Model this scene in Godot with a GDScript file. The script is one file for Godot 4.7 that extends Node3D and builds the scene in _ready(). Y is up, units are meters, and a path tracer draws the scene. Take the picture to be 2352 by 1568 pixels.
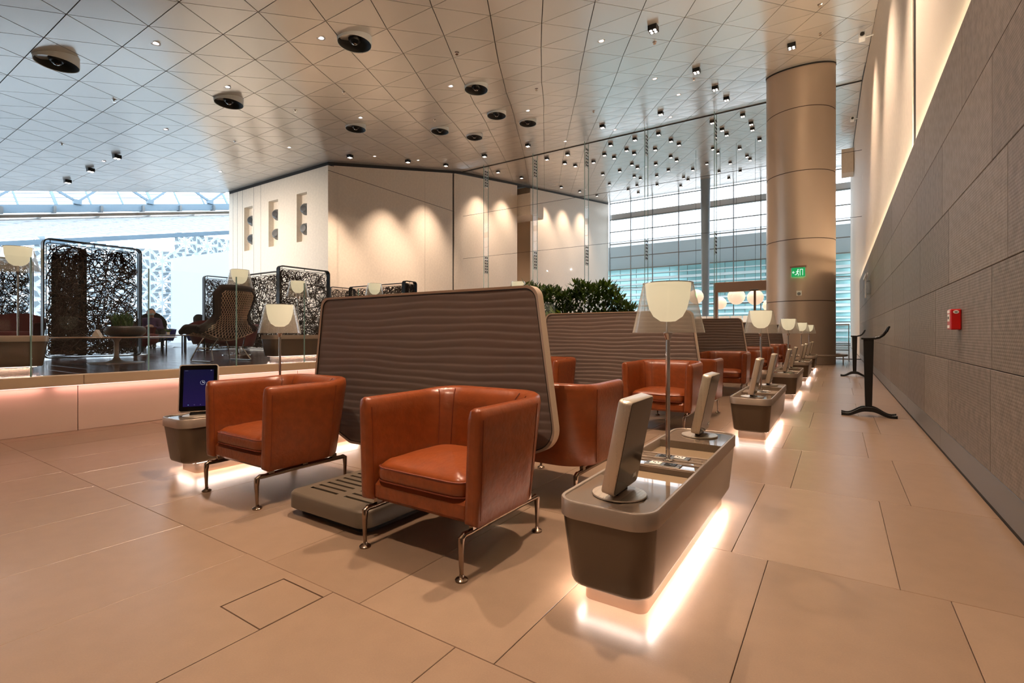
extends Node3D
# An airport lounge. x runs across the hall, -z along the corridor, y up; metres. The camera stands at (0, 1, 0).

const CAM_H := 1.0
const FOCAL := 1140.0          # pixels of a 2352 x 1568 frame
const YAW := 0.5818            # the corridor runs 33.3 degrees to the right of the view
const PLAT := 0.58             # height of the raised lounge floor
const PITCH := 3.46            # spacing of the seating bays
var used := {}
var M := {}
var rng := RandomNumberGenerator.new()


# ---------------------------------------------------------------- mesh builder
class MB:
	var v := PackedVector3Array()
	var n := PackedVector3Array()
	var uv := PackedVector2Array()
	var col := PackedColorArray()
	var tint := Color.WHITE
	var has_uv := false
	var has_col := false

	func tri(a: Vector3, b: Vector3, c: Vector3, na: Vector3, nb: Vector3, nc: Vector3) -> void:
		if (c - a).cross(b - a).dot(na + nb + nc) < 0.0:
			v.append(a); v.append(c); v.append(b)
			n.append(na); n.append(nc); n.append(nb)
		else:
			v.append(a); v.append(b); v.append(c)
			n.append(na); n.append(nb); n.append(nc)
		uv.append(Vector2.ZERO); uv.append(Vector2.ZERO); uv.append(Vector2.ZERO)
		col.append(tint); col.append(tint); col.append(tint)

	func quad(a: Vector3, b: Vector3, c: Vector3, d: Vector3, out: Vector3) -> void:
		var nn := (c - a).cross(b - a)
		if nn.length() < 1e-12:
			nn = (d - a).cross(c - a)
		nn = nn.normalized()
		if nn.dot(out) < 0.0:
			nn = -nn
		tri(a, b, c, nn, nn, nn)
		tri(a, c, d, nn, nn, nn)

	func quv(a: Vector3, b: Vector3, c: Vector3, d: Vector3, out: Vector3) -> void:
		# a: top left, b: top right, c: bottom right, d: bottom left of a printed face
		has_uv = true
		var nn := out.normalized()
		var flip := (c - a).cross(b - a).dot(nn) < 0.0
		var P := [a, b, c, a, c, d]
		var U := [Vector2(0, 0), Vector2(1, 0), Vector2(1, 1), Vector2(0, 0), Vector2(1, 1), Vector2(0, 1)]
		if flip:
			P = [a, c, b, a, d, c]
			U = [Vector2(0, 0), Vector2(1, 1), Vector2(1, 0), Vector2(0, 0), Vector2(0, 1), Vector2(1, 1)]
		for i in 6:
			v.append(P[i]); n.append(nn); uv.append(U[i]); col.append(tint)

	func box(c: Vector3, s: Vector3, r := Basis.IDENTITY) -> void:
		cbox(c, s, 0.0, r)

	func cbox(c: Vector3, s: Vector3, ch: float, r := Basis.IDENTITY) -> void:
		# a box with chamfered edges
		var h := s * 0.5
		var k := minf(ch, minf(h.x, minf(h.y, h.z)) * 0.9)
		for ax in 3:
			var a1 := (ax + 1) % 3
			var a2 := (ax + 2) % 3
			for sg in [-1.0, 1.0]:
				var out := Vector3.ZERO
				out[ax] = sg
				var q := []
				for e in [[-1, -1], [1, -1], [1, 1], [-1, 1]]:
					var p := Vector3.ZERO
					p[ax] = sg * h[ax]
					p[a1] = e[0] * (h[a1] - k)
					p[a2] = e[1] * (h[a2] - k)
					q.append(c + r * p)
				quad(q[0], q[1], q[2], q[3], r * out)
		if k <= 0.0:
			return
		for ax in 3:
			var a1 := (ax + 1) % 3
			var a2 := (ax + 2) % 3
			for s1 in [-1.0, 1.0]:
				for s2 in [-1.0, 1.0]:
					var q := []
					for e in [[-1.0, 0], [1.0, 0], [1.0, 1], [-1.0, 1]]:
						var p := Vector3.ZERO
						p[ax] = e[0] * (h[ax] - k)
						p[a1] = s1 * (h[a1] - (k if e[1] == 1 else 0.0))
						p[a2] = s2 * (h[a2] - (0.0 if e[1] == 1 else k))
						q.append(c + r * p)
					var out := Vector3.ZERO
					out[a1] = s1
					out[a2] = s2
					quad(q[0], q[1], q[2], q[3], r * out)
		for sx in [-1.0, 1.0]:
			for sy in [-1.0, 1.0]:
				for sz in [-1.0, 1.0]:
					var a := Vector3(sx * h.x, sy * (h.y - k), sz * (h.z - k))
					var b := Vector3(sx * (h.x - k), sy * h.y, sz * (h.z - k))
					var d := Vector3(sx * (h.x - k), sy * (h.y - k), sz * h.z)
					var o := (r * Vector3(sx, sy, sz)).normalized()
					tri(c + r * a, c + r * b, c + r * d, o, o, o)

	func grid(rows: Array, closed: bool, out := Vector3.ZERO) -> void:
		# rows of points joined into a surface; creases sharper than 50 degrees stay sharp
		var nr := rows.size()
		var nc: int = rows[0].size()
		var nf := nc if closed else nc - 1
		var F := []
		var total := 0.0
		for i in nr - 1:
			var A: PackedVector3Array = rows[i]
			var B: PackedVector3Array = rows[i + 1]
			var cen := Vector3.ZERO
			if out == Vector3.ZERO:
				for p in A:
					cen += p
				for p in B:
					cen += p
				cen /= float(2 * nc)
			var f := PackedVector3Array()
			f.resize(nf)
			for j in nf:
				var j2 := (j + 1) % nc
				var nn := (A[j2] - B[j]).cross(B[j2] - A[j])
				f[j] = nn
				var o := out if out != Vector3.ZERO else (A[j] + B[j2]) * 0.5 - cen
				total += nn.dot(o)
			F.append(f)
		var sg := 1.0 if total >= 0.0 else -1.0
		var G := []
		for i in nr - 1:
			var f := PackedVector3Array()
			for j in nf:
				f.append(F[i][j].normalized() * sg)
			G.append(f)
		for i in nr - 1:
			var A: PackedVector3Array = rows[i]
			var B: PackedVector3Array = rows[i + 1]
			for j in nf:
				if F[i][j].length_squared() < 1e-18:
					continue
				var own: Vector3 = G[i][j]
				var j2 := (j + 1) % nc
				var cn := []
				for e in [[0, 0], [0, 1], [1, 1], [1, 0]]:
					var s := own
					for di in 2:
						var fi: int = i + e[0] - di
						if fi < 0 or fi >= nr - 1:
							continue
						for dj in 2:
							var fj: int = j + e[1] - dj
							if closed:
								fj = posmod(fj, nc)
							elif fj < 0 or fj >= nf:
								continue
							if fi == i and fj == j:
								continue
							var g: Vector3 = G[fi][fj]
							if g.dot(own) > 0.64:
								s += g
					cn.append(s.normalized())
				if A[j].distance_squared_to(A[j2]) > 1e-14:
					tri(A[j], A[j2], B[j2], cn[0], cn[1], cn[2])
				if B[j].distance_squared_to(B[j2]) > 1e-14:
					tri(A[j], B[j2], B[j], cn[0], cn[2], cn[3])

	func cap(ring: PackedVector3Array, out: Vector3) -> void:
		var c := Vector3.ZERO
		for p in ring:
			c += p
		c /= float(ring.size())
		var o := out.normalized()
		for j in ring.size():
			tri(c, ring[j], ring[(j + 1) % ring.size()], o, o, o)

	func lathe(prof: Array, sides := 24, c := Vector3.ZERO, r := Basis.IDENTITY, caps := true) -> void:
		var rows := []
		for p in prof:
			var ring := PackedVector3Array()
			for j in sides:
				var a := TAU * j / sides
				ring.append(c + r * Vector3(cos(a) * p.x, p.y, sin(a) * p.x))
			rows.append(ring)
		grid(rows, true)
		if not caps:
			return
		if prof[0].x > 1e-4:
			cap(rows[0], r * Vector3(0, -1 if prof[0].y <= prof[-1].y else 1, 0))
		if prof[-1].x > 1e-4:
			cap(rows[-1], r * Vector3(0, 1 if prof[0].y <= prof[-1].y else -1, 0))

	func tube(pts: Array, rad: Variant, sides := 8, closed := false) -> void:
		var rows := []
		var m := pts.size()
		var t0: Vector3 = (pts[1] - pts[0]).normalized()
		var up := Vector3.UP if absf(t0.y) < 0.9 else Vector3.RIGHT
		var side := t0.cross(up).normalized()
		for i in m:
			var t: Vector3
			if closed:
				t = (pts[(i + 1) % m] - pts[posmod(i - 1, m)]).normalized()
			else:
				t = (pts[mini(i + 1, m - 1)] - pts[maxi(i - 1, 0)]).normalized()
			side = (side - t * side.dot(t)).normalized()
			var bi := t.cross(side)
			var ring := PackedVector3Array()
			var q: float = rad[i] if rad is Array else rad
			for j in sides:
				var a := TAU * j / sides
				ring.append(pts[i] + (side * cos(a) + bi * sin(a)) * q)
			rows.append(ring)
		if closed:
			rows.append(rows[0])
			grid(rows, true)
			return
		grid(rows, true)
		cap(rows[0], pts[0] - pts[1])
		cap(rows[-1], pts[-1] - pts[-2])

	func bar(a: Vector3, b: Vector3, w: float, d: float, up := Vector3.UP) -> void:
		# a straight square bar from a to b, w across and d along up
		var z := (b - a).normalized()
		var u := up if absf(z.dot(up)) < 0.95 else Vector3.RIGHT
		var x := u.cross(z).normalized()
		var y := z.cross(x)
		box((a + b) * 0.5, Vector3(w, d, a.distance_to(b)), Basis(x, y, z))

	func prism(poly: PackedVector2Array, z0: float, z1: float, r := Basis.IDENTITY, c := Vector3.ZERO, ch := 0.0) -> void:
		# an outline in xy drawn out along z, edges chamfered by ch
		var ins := poly
		if ch > 0.0:
			ins = shrink(poly, ch)
		var idx := Geometry2D.triangulate_polygon(ins)
		var f0 := r * Vector3(0, 0, signf(z0 - z1))
		for s in 2:
			var z := z0 if s == 0 else z1
			var o := f0 if s == 0 else -f0
			for i in range(0, idx.size(), 3):
				tri(c + r * Vector3(ins[idx[i]].x, ins[idx[i]].y, z), c + r * Vector3(ins[idx[i + 1]].x, ins[idx[i + 1]].y, z), c + r * Vector3(ins[idx[i + 2]].x, ins[idx[i + 2]].y, z), o, o, o)
		var rows := []
		var lev := [[ins, z0], [poly, z0 + (ch if z1 > z0 else -ch)], [poly, z1 - (ch if z1 > z0 else -ch)], [ins, z1]] if ch > 0.0 else [[poly, z0], [poly, z1]]
		for l in lev:
			var ring := PackedVector3Array()
			for p in l[0]:
				ring.append(c + r * Vector3(p.x, p.y, l[1]))
			rows.append(ring)
		grid(rows, true)

	static func shrink(poly: PackedVector2Array, d: float) -> PackedVector2Array:
		var m := poly.size()
		var area := 0.0
		for i in m:
			area += poly[i].cross(poly[(i + 1) % m])
		var sg := 1.0 if area > 0.0 else -1.0
		var q := PackedVector2Array()
		for i in m:
			var e0 := (poly[i] - poly[posmod(i - 1, m)]).normalized()
			var e1 := (poly[(i + 1) % m] - poly[i]).normalized()
			var n0 := Vector2(-e0.y, e0.x) * sg
			var n1 := Vector2(-e1.y, e1.x) * sg
			var b := n0 + n1
			b = b / maxf(0.3, 1.0 + n0.dot(n1))
			q.append(poly[i] + b * d)
		return q

	func mesh() -> ArrayMesh:
		var arr := []
		arr.resize(Mesh.ARRAY_MAX)
		arr[Mesh.ARRAY_VERTEX] = v
		arr[Mesh.ARRAY_NORMAL] = n
		if has_uv:
			arr[Mesh.ARRAY_TEX_UV] = uv
		if has_col:
			arr[Mesh.ARRAY_COLOR] = col
		var m := ArrayMesh.new()
		m.add_surface_from_arrays(Mesh.PRIMITIVE_TRIANGLES, arr)
		return m


# ---------------------------------------------------------------- nodes
func numbered(called: String) -> String:
	if not used.has(called):
		used[called] = 0
		return called
	used[called] += 1
	return "%s_%03d" % [called, used[called]]

func inst(called: String, mesh: Mesh, m: Material, parent: Node = self, at := Vector3.ZERO, turn := 0.0) -> MeshInstance3D:
	var o := MeshInstance3D.new()
	o.name = numbered(called) if parent == self else called
	o.mesh = mesh
	o.material_override = m
	o.position = at
	o.rotation.y = turn
	parent.add_child(o, true)
	return o

func obj(called: String, b: MB, m: Material, parent: Node = self, at := Vector3.ZERO, turn := 0.0) -> MeshInstance3D:
	return inst(called, b.mesh(), m, parent, at, turn)

func tag(o: Node, label: String, category: String, group := "", kind := "") -> Node:
	o.set_meta("label", label)
	if category:
		o.set_meta("category", category)
	if group:
		o.set_meta("group", group)
	if kind:
		o.set_meta("kind", kind)
	return o

func thing(called: String, label: String, category: String, at := Vector3.ZERO, turn := 0.0, group := "") -> Node3D:
	var o := Node3D.new()
	o.name = numbered(called)
	add_child(o)
	o.position = at
	o.rotation.y = turn
	tag(o, label, category, group)
	return o

func structure(called: String, label := "") -> Node3D:
	var o := Node3D.new()
	o.name = numbered(called)
	add_child(o)
	o.set_meta("kind", "structure")
	if label:
		o.set_meta("label", label)
	return o

func copy(o: Node3D, at: Vector3, turn: float, label: String) -> Node3D:
	var base := String(o.name)
	var cut := base.rfind("_")
	if cut > 0 and base.substr(cut + 1).is_valid_int():
		base = base.substr(0, cut)
	var c: Node3D = o.duplicate()
	c.name = numbered(base)
	add_child(c)
	c.position = at
	c.rotation.y = turn
	c.set_meta("label", label)
	return c

func spot(called: String, at: Vector3, aim: Vector3, energy: float, angle: float, color: Color, size := 0.04, parent: Node = self) -> SpotLight3D:
	var l := SpotLight3D.new()
	l.name = called
	l.light_energy = energy
	l.light_color = color
	l.spot_angle = angle
	l.spot_angle_attenuation = 0.9
	l.spot_range = 60.0
	l.light_size = size
	l.shadow_enabled = true
	parent.add_child(l, true)
	l.transform = Transform3D(Basis.looking_at(aim - at, Vector3.RIGHT if absf((aim - at).normalized().y) > 0.9 else Vector3.UP), at)
	return l

func area(called: String, at: Vector3, dir: Vector3, along: Vector3, sx: float, sy: float, energy: float, color: Color, parent: Node) -> AreaLight3D:
	# sx along `along`, sy across it; shines towards dir
	var l := AreaLight3D.new()
	l.name = called
	l.area_size = Vector2(sx, sy)
	l.light_energy = energy
	l.light_color = color
	l.area_range = 30.0
	l.shadow_enabled = true
	parent.add_child(l, true)
	var z := -dir.normalized()
	var x := (along - z * along.dot(z)).normalized()
	l.transform = Transform3D(Basis(x, z.cross(x), z), at)
	return l

func omni(called: String, at: Vector3, energy: float, color: Color, size: float, parent: Node) -> OmniLight3D:
	var l := OmniLight3D.new()
	l.name = called
	l.light_energy = energy
	l.light_color = color
	l.light_size = size
	l.omni_range = 30.0
	l.shadow_enabled = true
	parent.add_child(l, true)
	l.position = at
	return l


# ---------------------------------------------------------------- shapes shared by several things
func rr(w: float, d: float, r: float, seg := 6) -> PackedVector2Array:
	var q := PackedVector2Array()
	for c in 4:
		var cx: float = (w / 2 - r) * [1, -1, -1, 1][c]
		var cy: float = (d / 2 - r) * [1, 1, -1, -1][c]
		for i in seg + 1:
			var a := PI / 2 * (c + float(i) / seg)
			q.append(Vector2(cx + cos(a) * r, cy + sin(a) * r))
	return q

func ring3(poly: PackedVector2Array, y: float, c := Vector3.ZERO) -> PackedVector3Array:
	var q := PackedVector3Array()
	for p in poly:
		q.append(c + Vector3(p.x, y, p.y))
	return q

func rounded(corners: Array, seg := 7) -> PackedVector2Array:
	# corners: [x, y, radius] run round the outline
	var q := PackedVector2Array()
	var m := corners.size()
	for i in m:
		var p := Vector2(corners[i][0], corners[i][1])
		var r: float = corners[i][2]
		var a := (Vector2(corners[posmod(i - 1, m)][0], corners[posmod(i - 1, m)][1]) - p).normalized()
		var b := (Vector2(corners[(i + 1) % m][0], corners[(i + 1) % m][1]) - p).normalized()
		var half := acos(clampf(a.dot(b), -1, 1)) / 2
		if r <= 0.0 or half > 1.5:
			q.append(p)
			continue
		var c := p + (a + b).normalized() * (r / sin(half))
		var p0 := p + a * (r / tan(half))
		var p1 := p + b * (r / tan(half))
		var a0 := (p0 - c).angle()
		var da := angle_difference(a0, (p1 - c).angle())
		for k in seg + 1:
			q.append(c + Vector2.from_angle(a0 + da * k / seg) * r)
	return q

func ceil_y(z: float) -> float:
	if z < -23.3:
		return 10.752 + 0.135 * (-z - 23.3)
	return 5.44 - 0.228 * minf(z, 3.0)

func pixel(p: Vector3) -> Vector2:
	var depth := -p.x * sin(YAW) - p.z * cos(YAW)
	if depth < 0.1:
		return Vector2(-9999, -9999)
	return Vector2(1176 + FOCAL * (p.x * cos(YAW) - p.z * sin(YAW)) / depth, 766 - FOCAL * (p.y - CAM_H) / depth)


# ---------------------------------------------------------------- materials
func mat(called: String, color: Color, rough := 0.5, metal := 0.0) -> StandardMaterial3D:
	var m := StandardMaterial3D.new()
	m.resource_name = called
	m.albedo_color = color
	m.roughness = rough
	m.metallic = metal
	M[called] = m
	return m

func noise(freq: float, oct := 4, lo := Color.BLACK, hi := Color.WHITE, size := 512, sd := 1, type := FastNoiseLite.TYPE_SIMPLEX_SMOOTH) -> NoiseTexture2D:
	var f := FastNoiseLite.new()
	f.noise_type = type
	f.frequency = freq
	f.fractal_octaves = oct
	f.seed = sd
	var t := NoiseTexture2D.new()
	t.width = size
	t.height = size
	t.seamless = true
	t.noise = f
	if lo != Color.BLACK or hi != Color.WHITE:
		var g := Gradient.new()
		g.set_color(0, lo)
		g.set_color(1, hi)
		t.color_ramp = g
	return t

func triplanar(m: StandardMaterial3D, scale: float, world := true) -> void:
	m.uv1_triplanar = true
	m.uv1_world_triplanar = world
	m.uv1_scale = Vector3.ONE * scale

func relief(m: StandardMaterial3D, t: Texture2D, cm: float) -> void:
	m.heightmap_enabled = true
	m.heightmap_texture = t
	m.heightmap_scale = cm

func glow(called: String, color: Color, energy: float) -> StandardMaterial3D:
	var m := mat(called, Color(0.9, 0.88, 0.84), 0.5)
	m.emission_enabled = true
	m.emission = color
	m.emission_energy_multiplier = energy
	return m

func pane(called: String, color: Color, alpha: float, rough := 0.02) -> StandardMaterial3D:
	var m := mat(called, Color(color, alpha), rough)
	m.transparency = BaseMaterial3D.TRANSPARENCY_ALPHA
	return m

func stone_texture() -> ImageTexture:
	# fine grained porcelain with pale flecks
	var f := FastNoiseLite.new()
	f.frequency = 0.012
	f.fractal_octaves = 5
	f.seed = 5
	var a := f.get_seamless_image(512, 512)
	f.frequency = 0.25
	f.fractal_octaves = 2
	var b := f.get_seamless_image(512, 512)
	var im := Image.create(512, 512, false, Image.FORMAT_RGB8)
	for y in 512:
		for x in 512:
			var k := 0.955 + 0.05 * (a.get_pixel(x, y).r - 0.5) + 0.05 * (b.get_pixel(x, y).r - 0.5)
			im.set_pixel(x, y, Color(k, k * 0.995, k * 0.985))
	var r := RandomNumberGenerator.new()
	r.seed = 11
	for i in 900:
		var x := r.randi_range(2, 506)
		var y := r.randi_range(2, 508)
		var l := r.randi_range(1, 4)
		var w := r.randf_range(0.97, 1.0)
		im.fill_rect(Rect2i(x, y, l, 1), Color(w, w, w * 0.97))
	return ImageTexture.create_from_image(im)

func weave_texture() -> ImageTexture:
	# relief of the grey wall cladding: rows of short diagonal ribs
	var im := Image.create(256, 256, false, Image.FORMAT_L8)
	for y in 256:
		for x in 256:
			var u := x / 256.0
			var w := y / 256.0
			var row := floori(w * 16.0)
			var s := 0.5 + 0.5 * cos(TAU * (w * 16.0 - 0.5))
			var t := 0.5 + 0.5 * cos(TAU * (u * 8.0 + (0.5 if row % 2 == 0 else 0.0) + 0.12 * sin(TAU * w * 2.0)))
			im.set_pixel(x, y, Color.from_hsv(0, 0, clampf(0.15 + 0.85 * pow(s, 0.7) * (0.35 + 0.65 * t), 0, 1)))
	return ImageTexture.create_from_image(im)

func brushed_texture() -> ImageTexture:
	var im := Image.create(256, 256, false, Image.FORMAT_L8)
	var r := RandomNumberGenerator.new()
	r.seed = 3
	for x in 256:
		var k := r.randf()
		for y in 256:
			im.set_pixel(x, y, Color.from_hsv(0, 0, clampf(0.5 + 0.35 * (k - 0.5) + 0.12 * (r.randf() - 0.5), 0, 1)))
	return ImageTexture.create_from_image(im)

func screen_texture() -> ImageTexture:
	# idle screen: dark indigo with a clock of dots and a row of small icons
	var im := Image.create(240, 340, false, Image.FORMAT_RGB8)
	for y in 340:
		for x in 240:
			var k := y / 340.0
			im.set_pixel(x, y, Color(0.075 + 0.05 * k, 0.075 + 0.005 * k, 0.20 + 0.06 * k))
	for h in 12:
		var a := TAU * h / 12.0
		var p := Vector2(152, 122) + Vector2.from_angle(a) * 19
		im.fill_rect(Rect2i(roundi(p.x) - 2, roundi(p.y) - 2, 4, 4), Color(0.85, 0.87, 0.95))
	im.fill_rect(Rect2i(151, 109, 3, 15), Color.WHITE)
	im.fill_rect(Rect2i(151, 121, 14, 3), Color.WHITE)
	for i in 4:
		im.fill_rect(Rect2i(38 + i * 48, 322, 8, 7), Color(0.45, 0.62, 0.72) if i == 0 else Color(0.35, 0.3, 0.45))
	im.fill_rect(Rect2i(214, 6, 12, 4), Color(0.6, 0.6, 0.7))
	im.fill_rect(Rect2i(8, 6, 26, 3), Color(0.4, 0.4, 0.5))
	return ImageTexture.create_from_image(im)

func exit_texture() -> ImageTexture:
	# green exit pictogram: running figure, door and arrow in white
	var im := Image.create(192, 108, false, Image.FORMAT_RGB8)
	im.fill(Color(0.10, 0.62, 0.33))
	var w := Color(0.92, 1.0, 0.94)
	im.fill_rect(Rect2i(118, 18, 44, 76), w)
	im.fill_rect(Rect2i(126, 26, 28, 68), Color(0.10, 0.62, 0.33))
	for y in 108:
		for x in 192:
			var p := Vector2(x, y)
			var on := p.distance_to(Vector2(92, 24)) < 9.0
			for s in [[Vector2(88, 38), Vector2(80, 62), 7.0], [Vector2(80, 62), Vector2(98, 76), 5.0], [Vector2(98, 76), Vector2(94, 94), 4.5], [Vector2(80, 62), Vector2(66, 82), 5.0], [Vector2(66, 82), Vector2(50, 82), 4.5], [Vector2(90, 38), Vector2(106, 52), 4.0], [Vector2(86, 38), Vector2(68, 48), 4.0], [Vector2(14, 54), Vector2(44, 54), 4.0], [Vector2(14, 54), Vector2(26, 42), 4.0], [Vector2(14, 54), Vector2(26, 66), 4.0]]:
				on = on or Geometry2D.get_closest_point_to_segment(p, s[0], s[1]).distance_to(p) < s[2]
			if on:
				im.set_pixel(x, y, w)
	return ImageTexture.create_from_image(im)

func materials() -> void:
	var stone := stone_texture()
	for i in 3:
		var m := mat("tile_%d" % i, [Color(0.555, 0.465, 0.39), Color(0.54, 0.45, 0.375), Color(0.57, 0.48, 0.405)][i], 0.3)
		m.albedo_texture = stone
		m.metallic_specular = 0.5
		triplanar(m, 1.1)
	mat("grout", Color(0.45, 0.38, 0.32), 0.9)
	var leather_rel := noise(0.05, 4, Color.BLACK, Color.WHITE, 512, 21, FastNoiseLite.TYPE_CELLULAR)
	var leather := mat("leather", Color(0.515, 0.25, 0.105), 0.3)
	leather.albedo_texture = noise(0.012, 4, Color(0.86, 0.84, 0.82), Color.WHITE, 512, 4)
	leather.metallic_specular = 0.5
	triplanar(leather, 2.2, false)
	relief(leather, noise(0.03, 5, Color.BLACK, Color.WHITE, 512, 9), 0.10)
	mat("stitch", Color(0.42, 0.17, 0.07), 0.6)
	mat("bronze", Color(0.56, 0.49, 0.43), 0.2, 1.0)
	var br := brushed_texture()
	var rim := mat("rim_metal", Color(0.64, 0.58, 0.525), 0.38, 0.55)
	rim.metallic_specular = 0.5
	mat("console_body", Color(0.355, 0.30, 0.245), 0.2, 0.2)
	mat("deck", Color(0.42, 0.365, 0.315), 0.04)
	mat("tray", Color(0.56, 0.48, 0.39), 0.04)
	mat("plinth", Color(0.76, 0.68, 0.62), 0.22, 0.9)
	var al := mat("brushed", Color(0.80, 0.745, 0.68), 0.75, 0.75)
	al.roughness_texture = br
	triplanar(al, 4.0, false)
	mat("smoked", Color(0.19, 0.165, 0.14), 0.12, 0.0).metallic_specular = 0.3
	mat("screen_black", Color(0.012, 0.012, 0.014), 0.06)
	mat("black", Color(0.022, 0.022, 0.024), 0.42)
	mat("socket_white", Color(0.86, 0.86, 0.84), 0.4)
	mat("socket_plate", Color(0.5, 0.48, 0.45), 0.3, 0.8)
	mat("chrome", Color(0.86, 0.84, 0.82), 0.07, 1.0)
	var scr := mat("screen_print", Color.BLACK, 0.08)
	scr.emission_enabled = true
	scr.emission = Color.WHITE
	scr.emission_operator = BaseMaterial3D.EMISSION_OP_MULTIPLY
	scr.emission_texture = screen_texture()
	scr.emission_energy_multiplier = 1.0
	var fab := mat("ribbed", Color(0.475, 0.405, 0.365), 0.6)
	fab.albedo_texture = noise(0.4, 2, Color(0.84, 0.84, 0.84), Color.WHITE, 256, 8)
	fab.rim_enabled = true
	fab.rim = 0.25
	triplanar(fab, 6.0, false)
	mat("frame_band", Color(0.74, 0.66, 0.58), 0.4, 0.35)
	mat("vent", Color(0.375, 0.33, 0.275), 0.42, 0.2)
	mat("vent_dark", Color(0.12, 0.10, 0.085), 0.7)
	var wt := weave_texture()
	for i in 4:
		var m := mat("cladding_%d" % i, [Color(0.505, 0.465, 0.435), Color(0.485, 0.445, 0.415), Color(0.525, 0.485, 0.455), Color(0.495, 0.455, 0.43)][i], 0.6)
		m.albedo_texture = noise(0.012, 3, Color(0.82, 0.82, 0.82), Color.WHITE, 256, 30 + i)
		m.metallic_specular = 0.45
		triplanar(m, 3.4)
		relief(m, wt, 0.10)
	mat("cladding_gap", Color(0.10, 0.09, 0.08), 0.9)
	mat("skirting", Color(0.44, 0.43, 0.42), 0.4, 0.5)
	var cream := mat("cream", Color(0.90, 0.86, 0.80), 0.62)
	cream.albedo_texture = noise(0.02, 3, Color(0.955, 0.955, 0.955), Color.WHITE, 256, 12)
	triplanar(cream, 1.2)
	var perf := mat("perforated", Color(0.90, 0.86, 0.80), 0.6)
	perf.albedo_texture = dots_texture()
	triplanar(perf, 8.0)
	mat("shadow_gap", Color(0.13, 0.125, 0.12), 0.7)
	for i in 3:
		var m := mat("ceiling_panel_%d" % i, [Color(0.84, 0.815, 0.79), Color(0.825, 0.80, 0.775), Color(0.855, 0.83, 0.805)][i], 0.22, 0.45)
		m.metallic_specular = 0.5
	mat("ceiling_void", Color(0.16, 0.14, 0.13), 0.9)
	mat("column", Color(0.78, 0.71, 0.64), 0.34, 0.6)
	mat("column_joint", Color(0.28, 0.23, 0.19), 0.6)
	mat("fascia", Color(0.80, 0.71, 0.60), 0.5)
	mat("riser", Color(0.84, 0.74, 0.68), 0.45)
	for i in 3:
		var m := mat("plank_%d" % i, [Color(0.26, 0.155, 0.105), Color(0.23, 0.135, 0.095), Color(0.28, 0.17, 0.115)][i], 0.16)
		m.albedo_texture = noise(0.015, 4, Color(0.7, 0.7, 0.7), Color.WHITE, 256, 50 + i)
		triplanar(m, 1.5)
	pane("glass", Color(0.93, 0.98, 0.96), 0.01).metallic_specular = 0.24
	pane("glass_tint", Color(0.80, 0.92, 0.90), 0.18)
	var lb := mat("leaf_bright", Color(0.40, 0.52, 0.13), 0.45)
	lb.backlight_enabled = true
	lb.backlight = Color(0.35, 0.42, 0.08)
	var pc := mat("person_cloth", Color.WHITE, 0.75)
	pc.vertex_color_use_as_albedo = true
	mat("hair", Color(0.035, 0.028, 0.025), 0.5)
	mat("mask_cloth", Color(0.72, 0.84, 0.88), 0.8)
	pane("pane_plate", Color(0.75, 0.78, 0.78), 0.3)
	pane("shade_clear", Color(0.66, 0.63, 0.59), 0.46, 0.12)
	mat("glass_edge", Color(0.55, 0.70, 0.68), 0.1, 0.2)
	mat("steel", Color(0.58, 0.60, 0.61), 0.35, 0.8)
	mat("white_steel", Color(0.88, 0.89, 0.9), 0.45)
	mat("blue_steel", Color(0.50, 0.58, 0.64), 0.5, 0.2)
	mat("dark_frame", Color(0.13, 0.14, 0.15), 0.35, 0.6)
	mat("branch", Color(0.20, 0.12, 0.075), 0.6)
	mat("wire", Color(0.80, 0.70, 0.60), 0.3, 0.6)
	mat("pit_black", Color(0.02, 0.02, 0.02), 0.55)
	var maroon := mat("maroon", Color(0.30, 0.045, 0.075), 0.8)
	maroon.rim_enabled = true
	maroon.rim = 0.4
	mat("plum", Color(0.115, 0.06, 0.075), 0.75)
	mat("navy_cloth", Color(0.10, 0.115, 0.15), 0.8)
	mat("blue_cloth", Color(0.10, 0.16, 0.48), 0.7)
	mat("table_top", Color(0.60, 0.49, 0.38), 0.25)
	mat("pot", Color(0.11, 0.095, 0.085), 0.4)
	mat("soil", Color(0.11, 0.08, 0.06), 0.95)
	for i in 3:
		var m := mat("leaf_%d" % i, [Color(0.21, 0.33, 0.11), Color(0.15, 0.26, 0.09), Color(0.28, 0.40, 0.13)][i], 0.38)
		m.backlight_enabled = true
		m.backlight = Color(0.25, 0.32, 0.08)
	mat("grass", Color(0.24, 0.38, 0.13), 0.5)
	mat("paper", Color(0.93, 0.92, 0.9), 0.6)
	mat("red", Color(0.72, 0.045, 0.04), 0.3)
	mat("lattice", Color(0.86, 0.90, 0.93), 0.5)
	mat("lattice_blade", Color(0.60, 0.65, 0.68), 0.5, 0.1)
	mat("white_panel", Color(0.9, 0.92, 0.93), 0.6)
	mat("door_frame", Color(0.60, 0.50, 0.43), 0.4, 0.4)
	mat("roof_outside", Color(0.80, 0.81, 0.81), 0.6)
	mat("teal_glass", Color(0.64, 0.85, 0.86), 0.12, 0.2)
	mat("teal_slat", Color(0.92, 0.97, 0.97), 0.4)
	mat("ground", Color(0.55, 0.55, 0.54), 0.9)
	glow("lamp_diffuser", Color(1.0, 0.94, 0.77), 1.0)
	glow("led_warm", Color(1.0, 0.915, 0.85), 3.0)
	glow("led_rose", Color(1.0, 0.78, 0.74), 2.0)
	glow("lens", Color(1.0, 0.95, 0.90), 4.0)
	glow("lens_small", Color(1.0, 0.92, 0.90), 5.0)
	glow("globe", Color(1.0, 0.88, 0.76), 0.75)
	var ex := mat("exit_print", Color.BLACK, 0.3)
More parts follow.
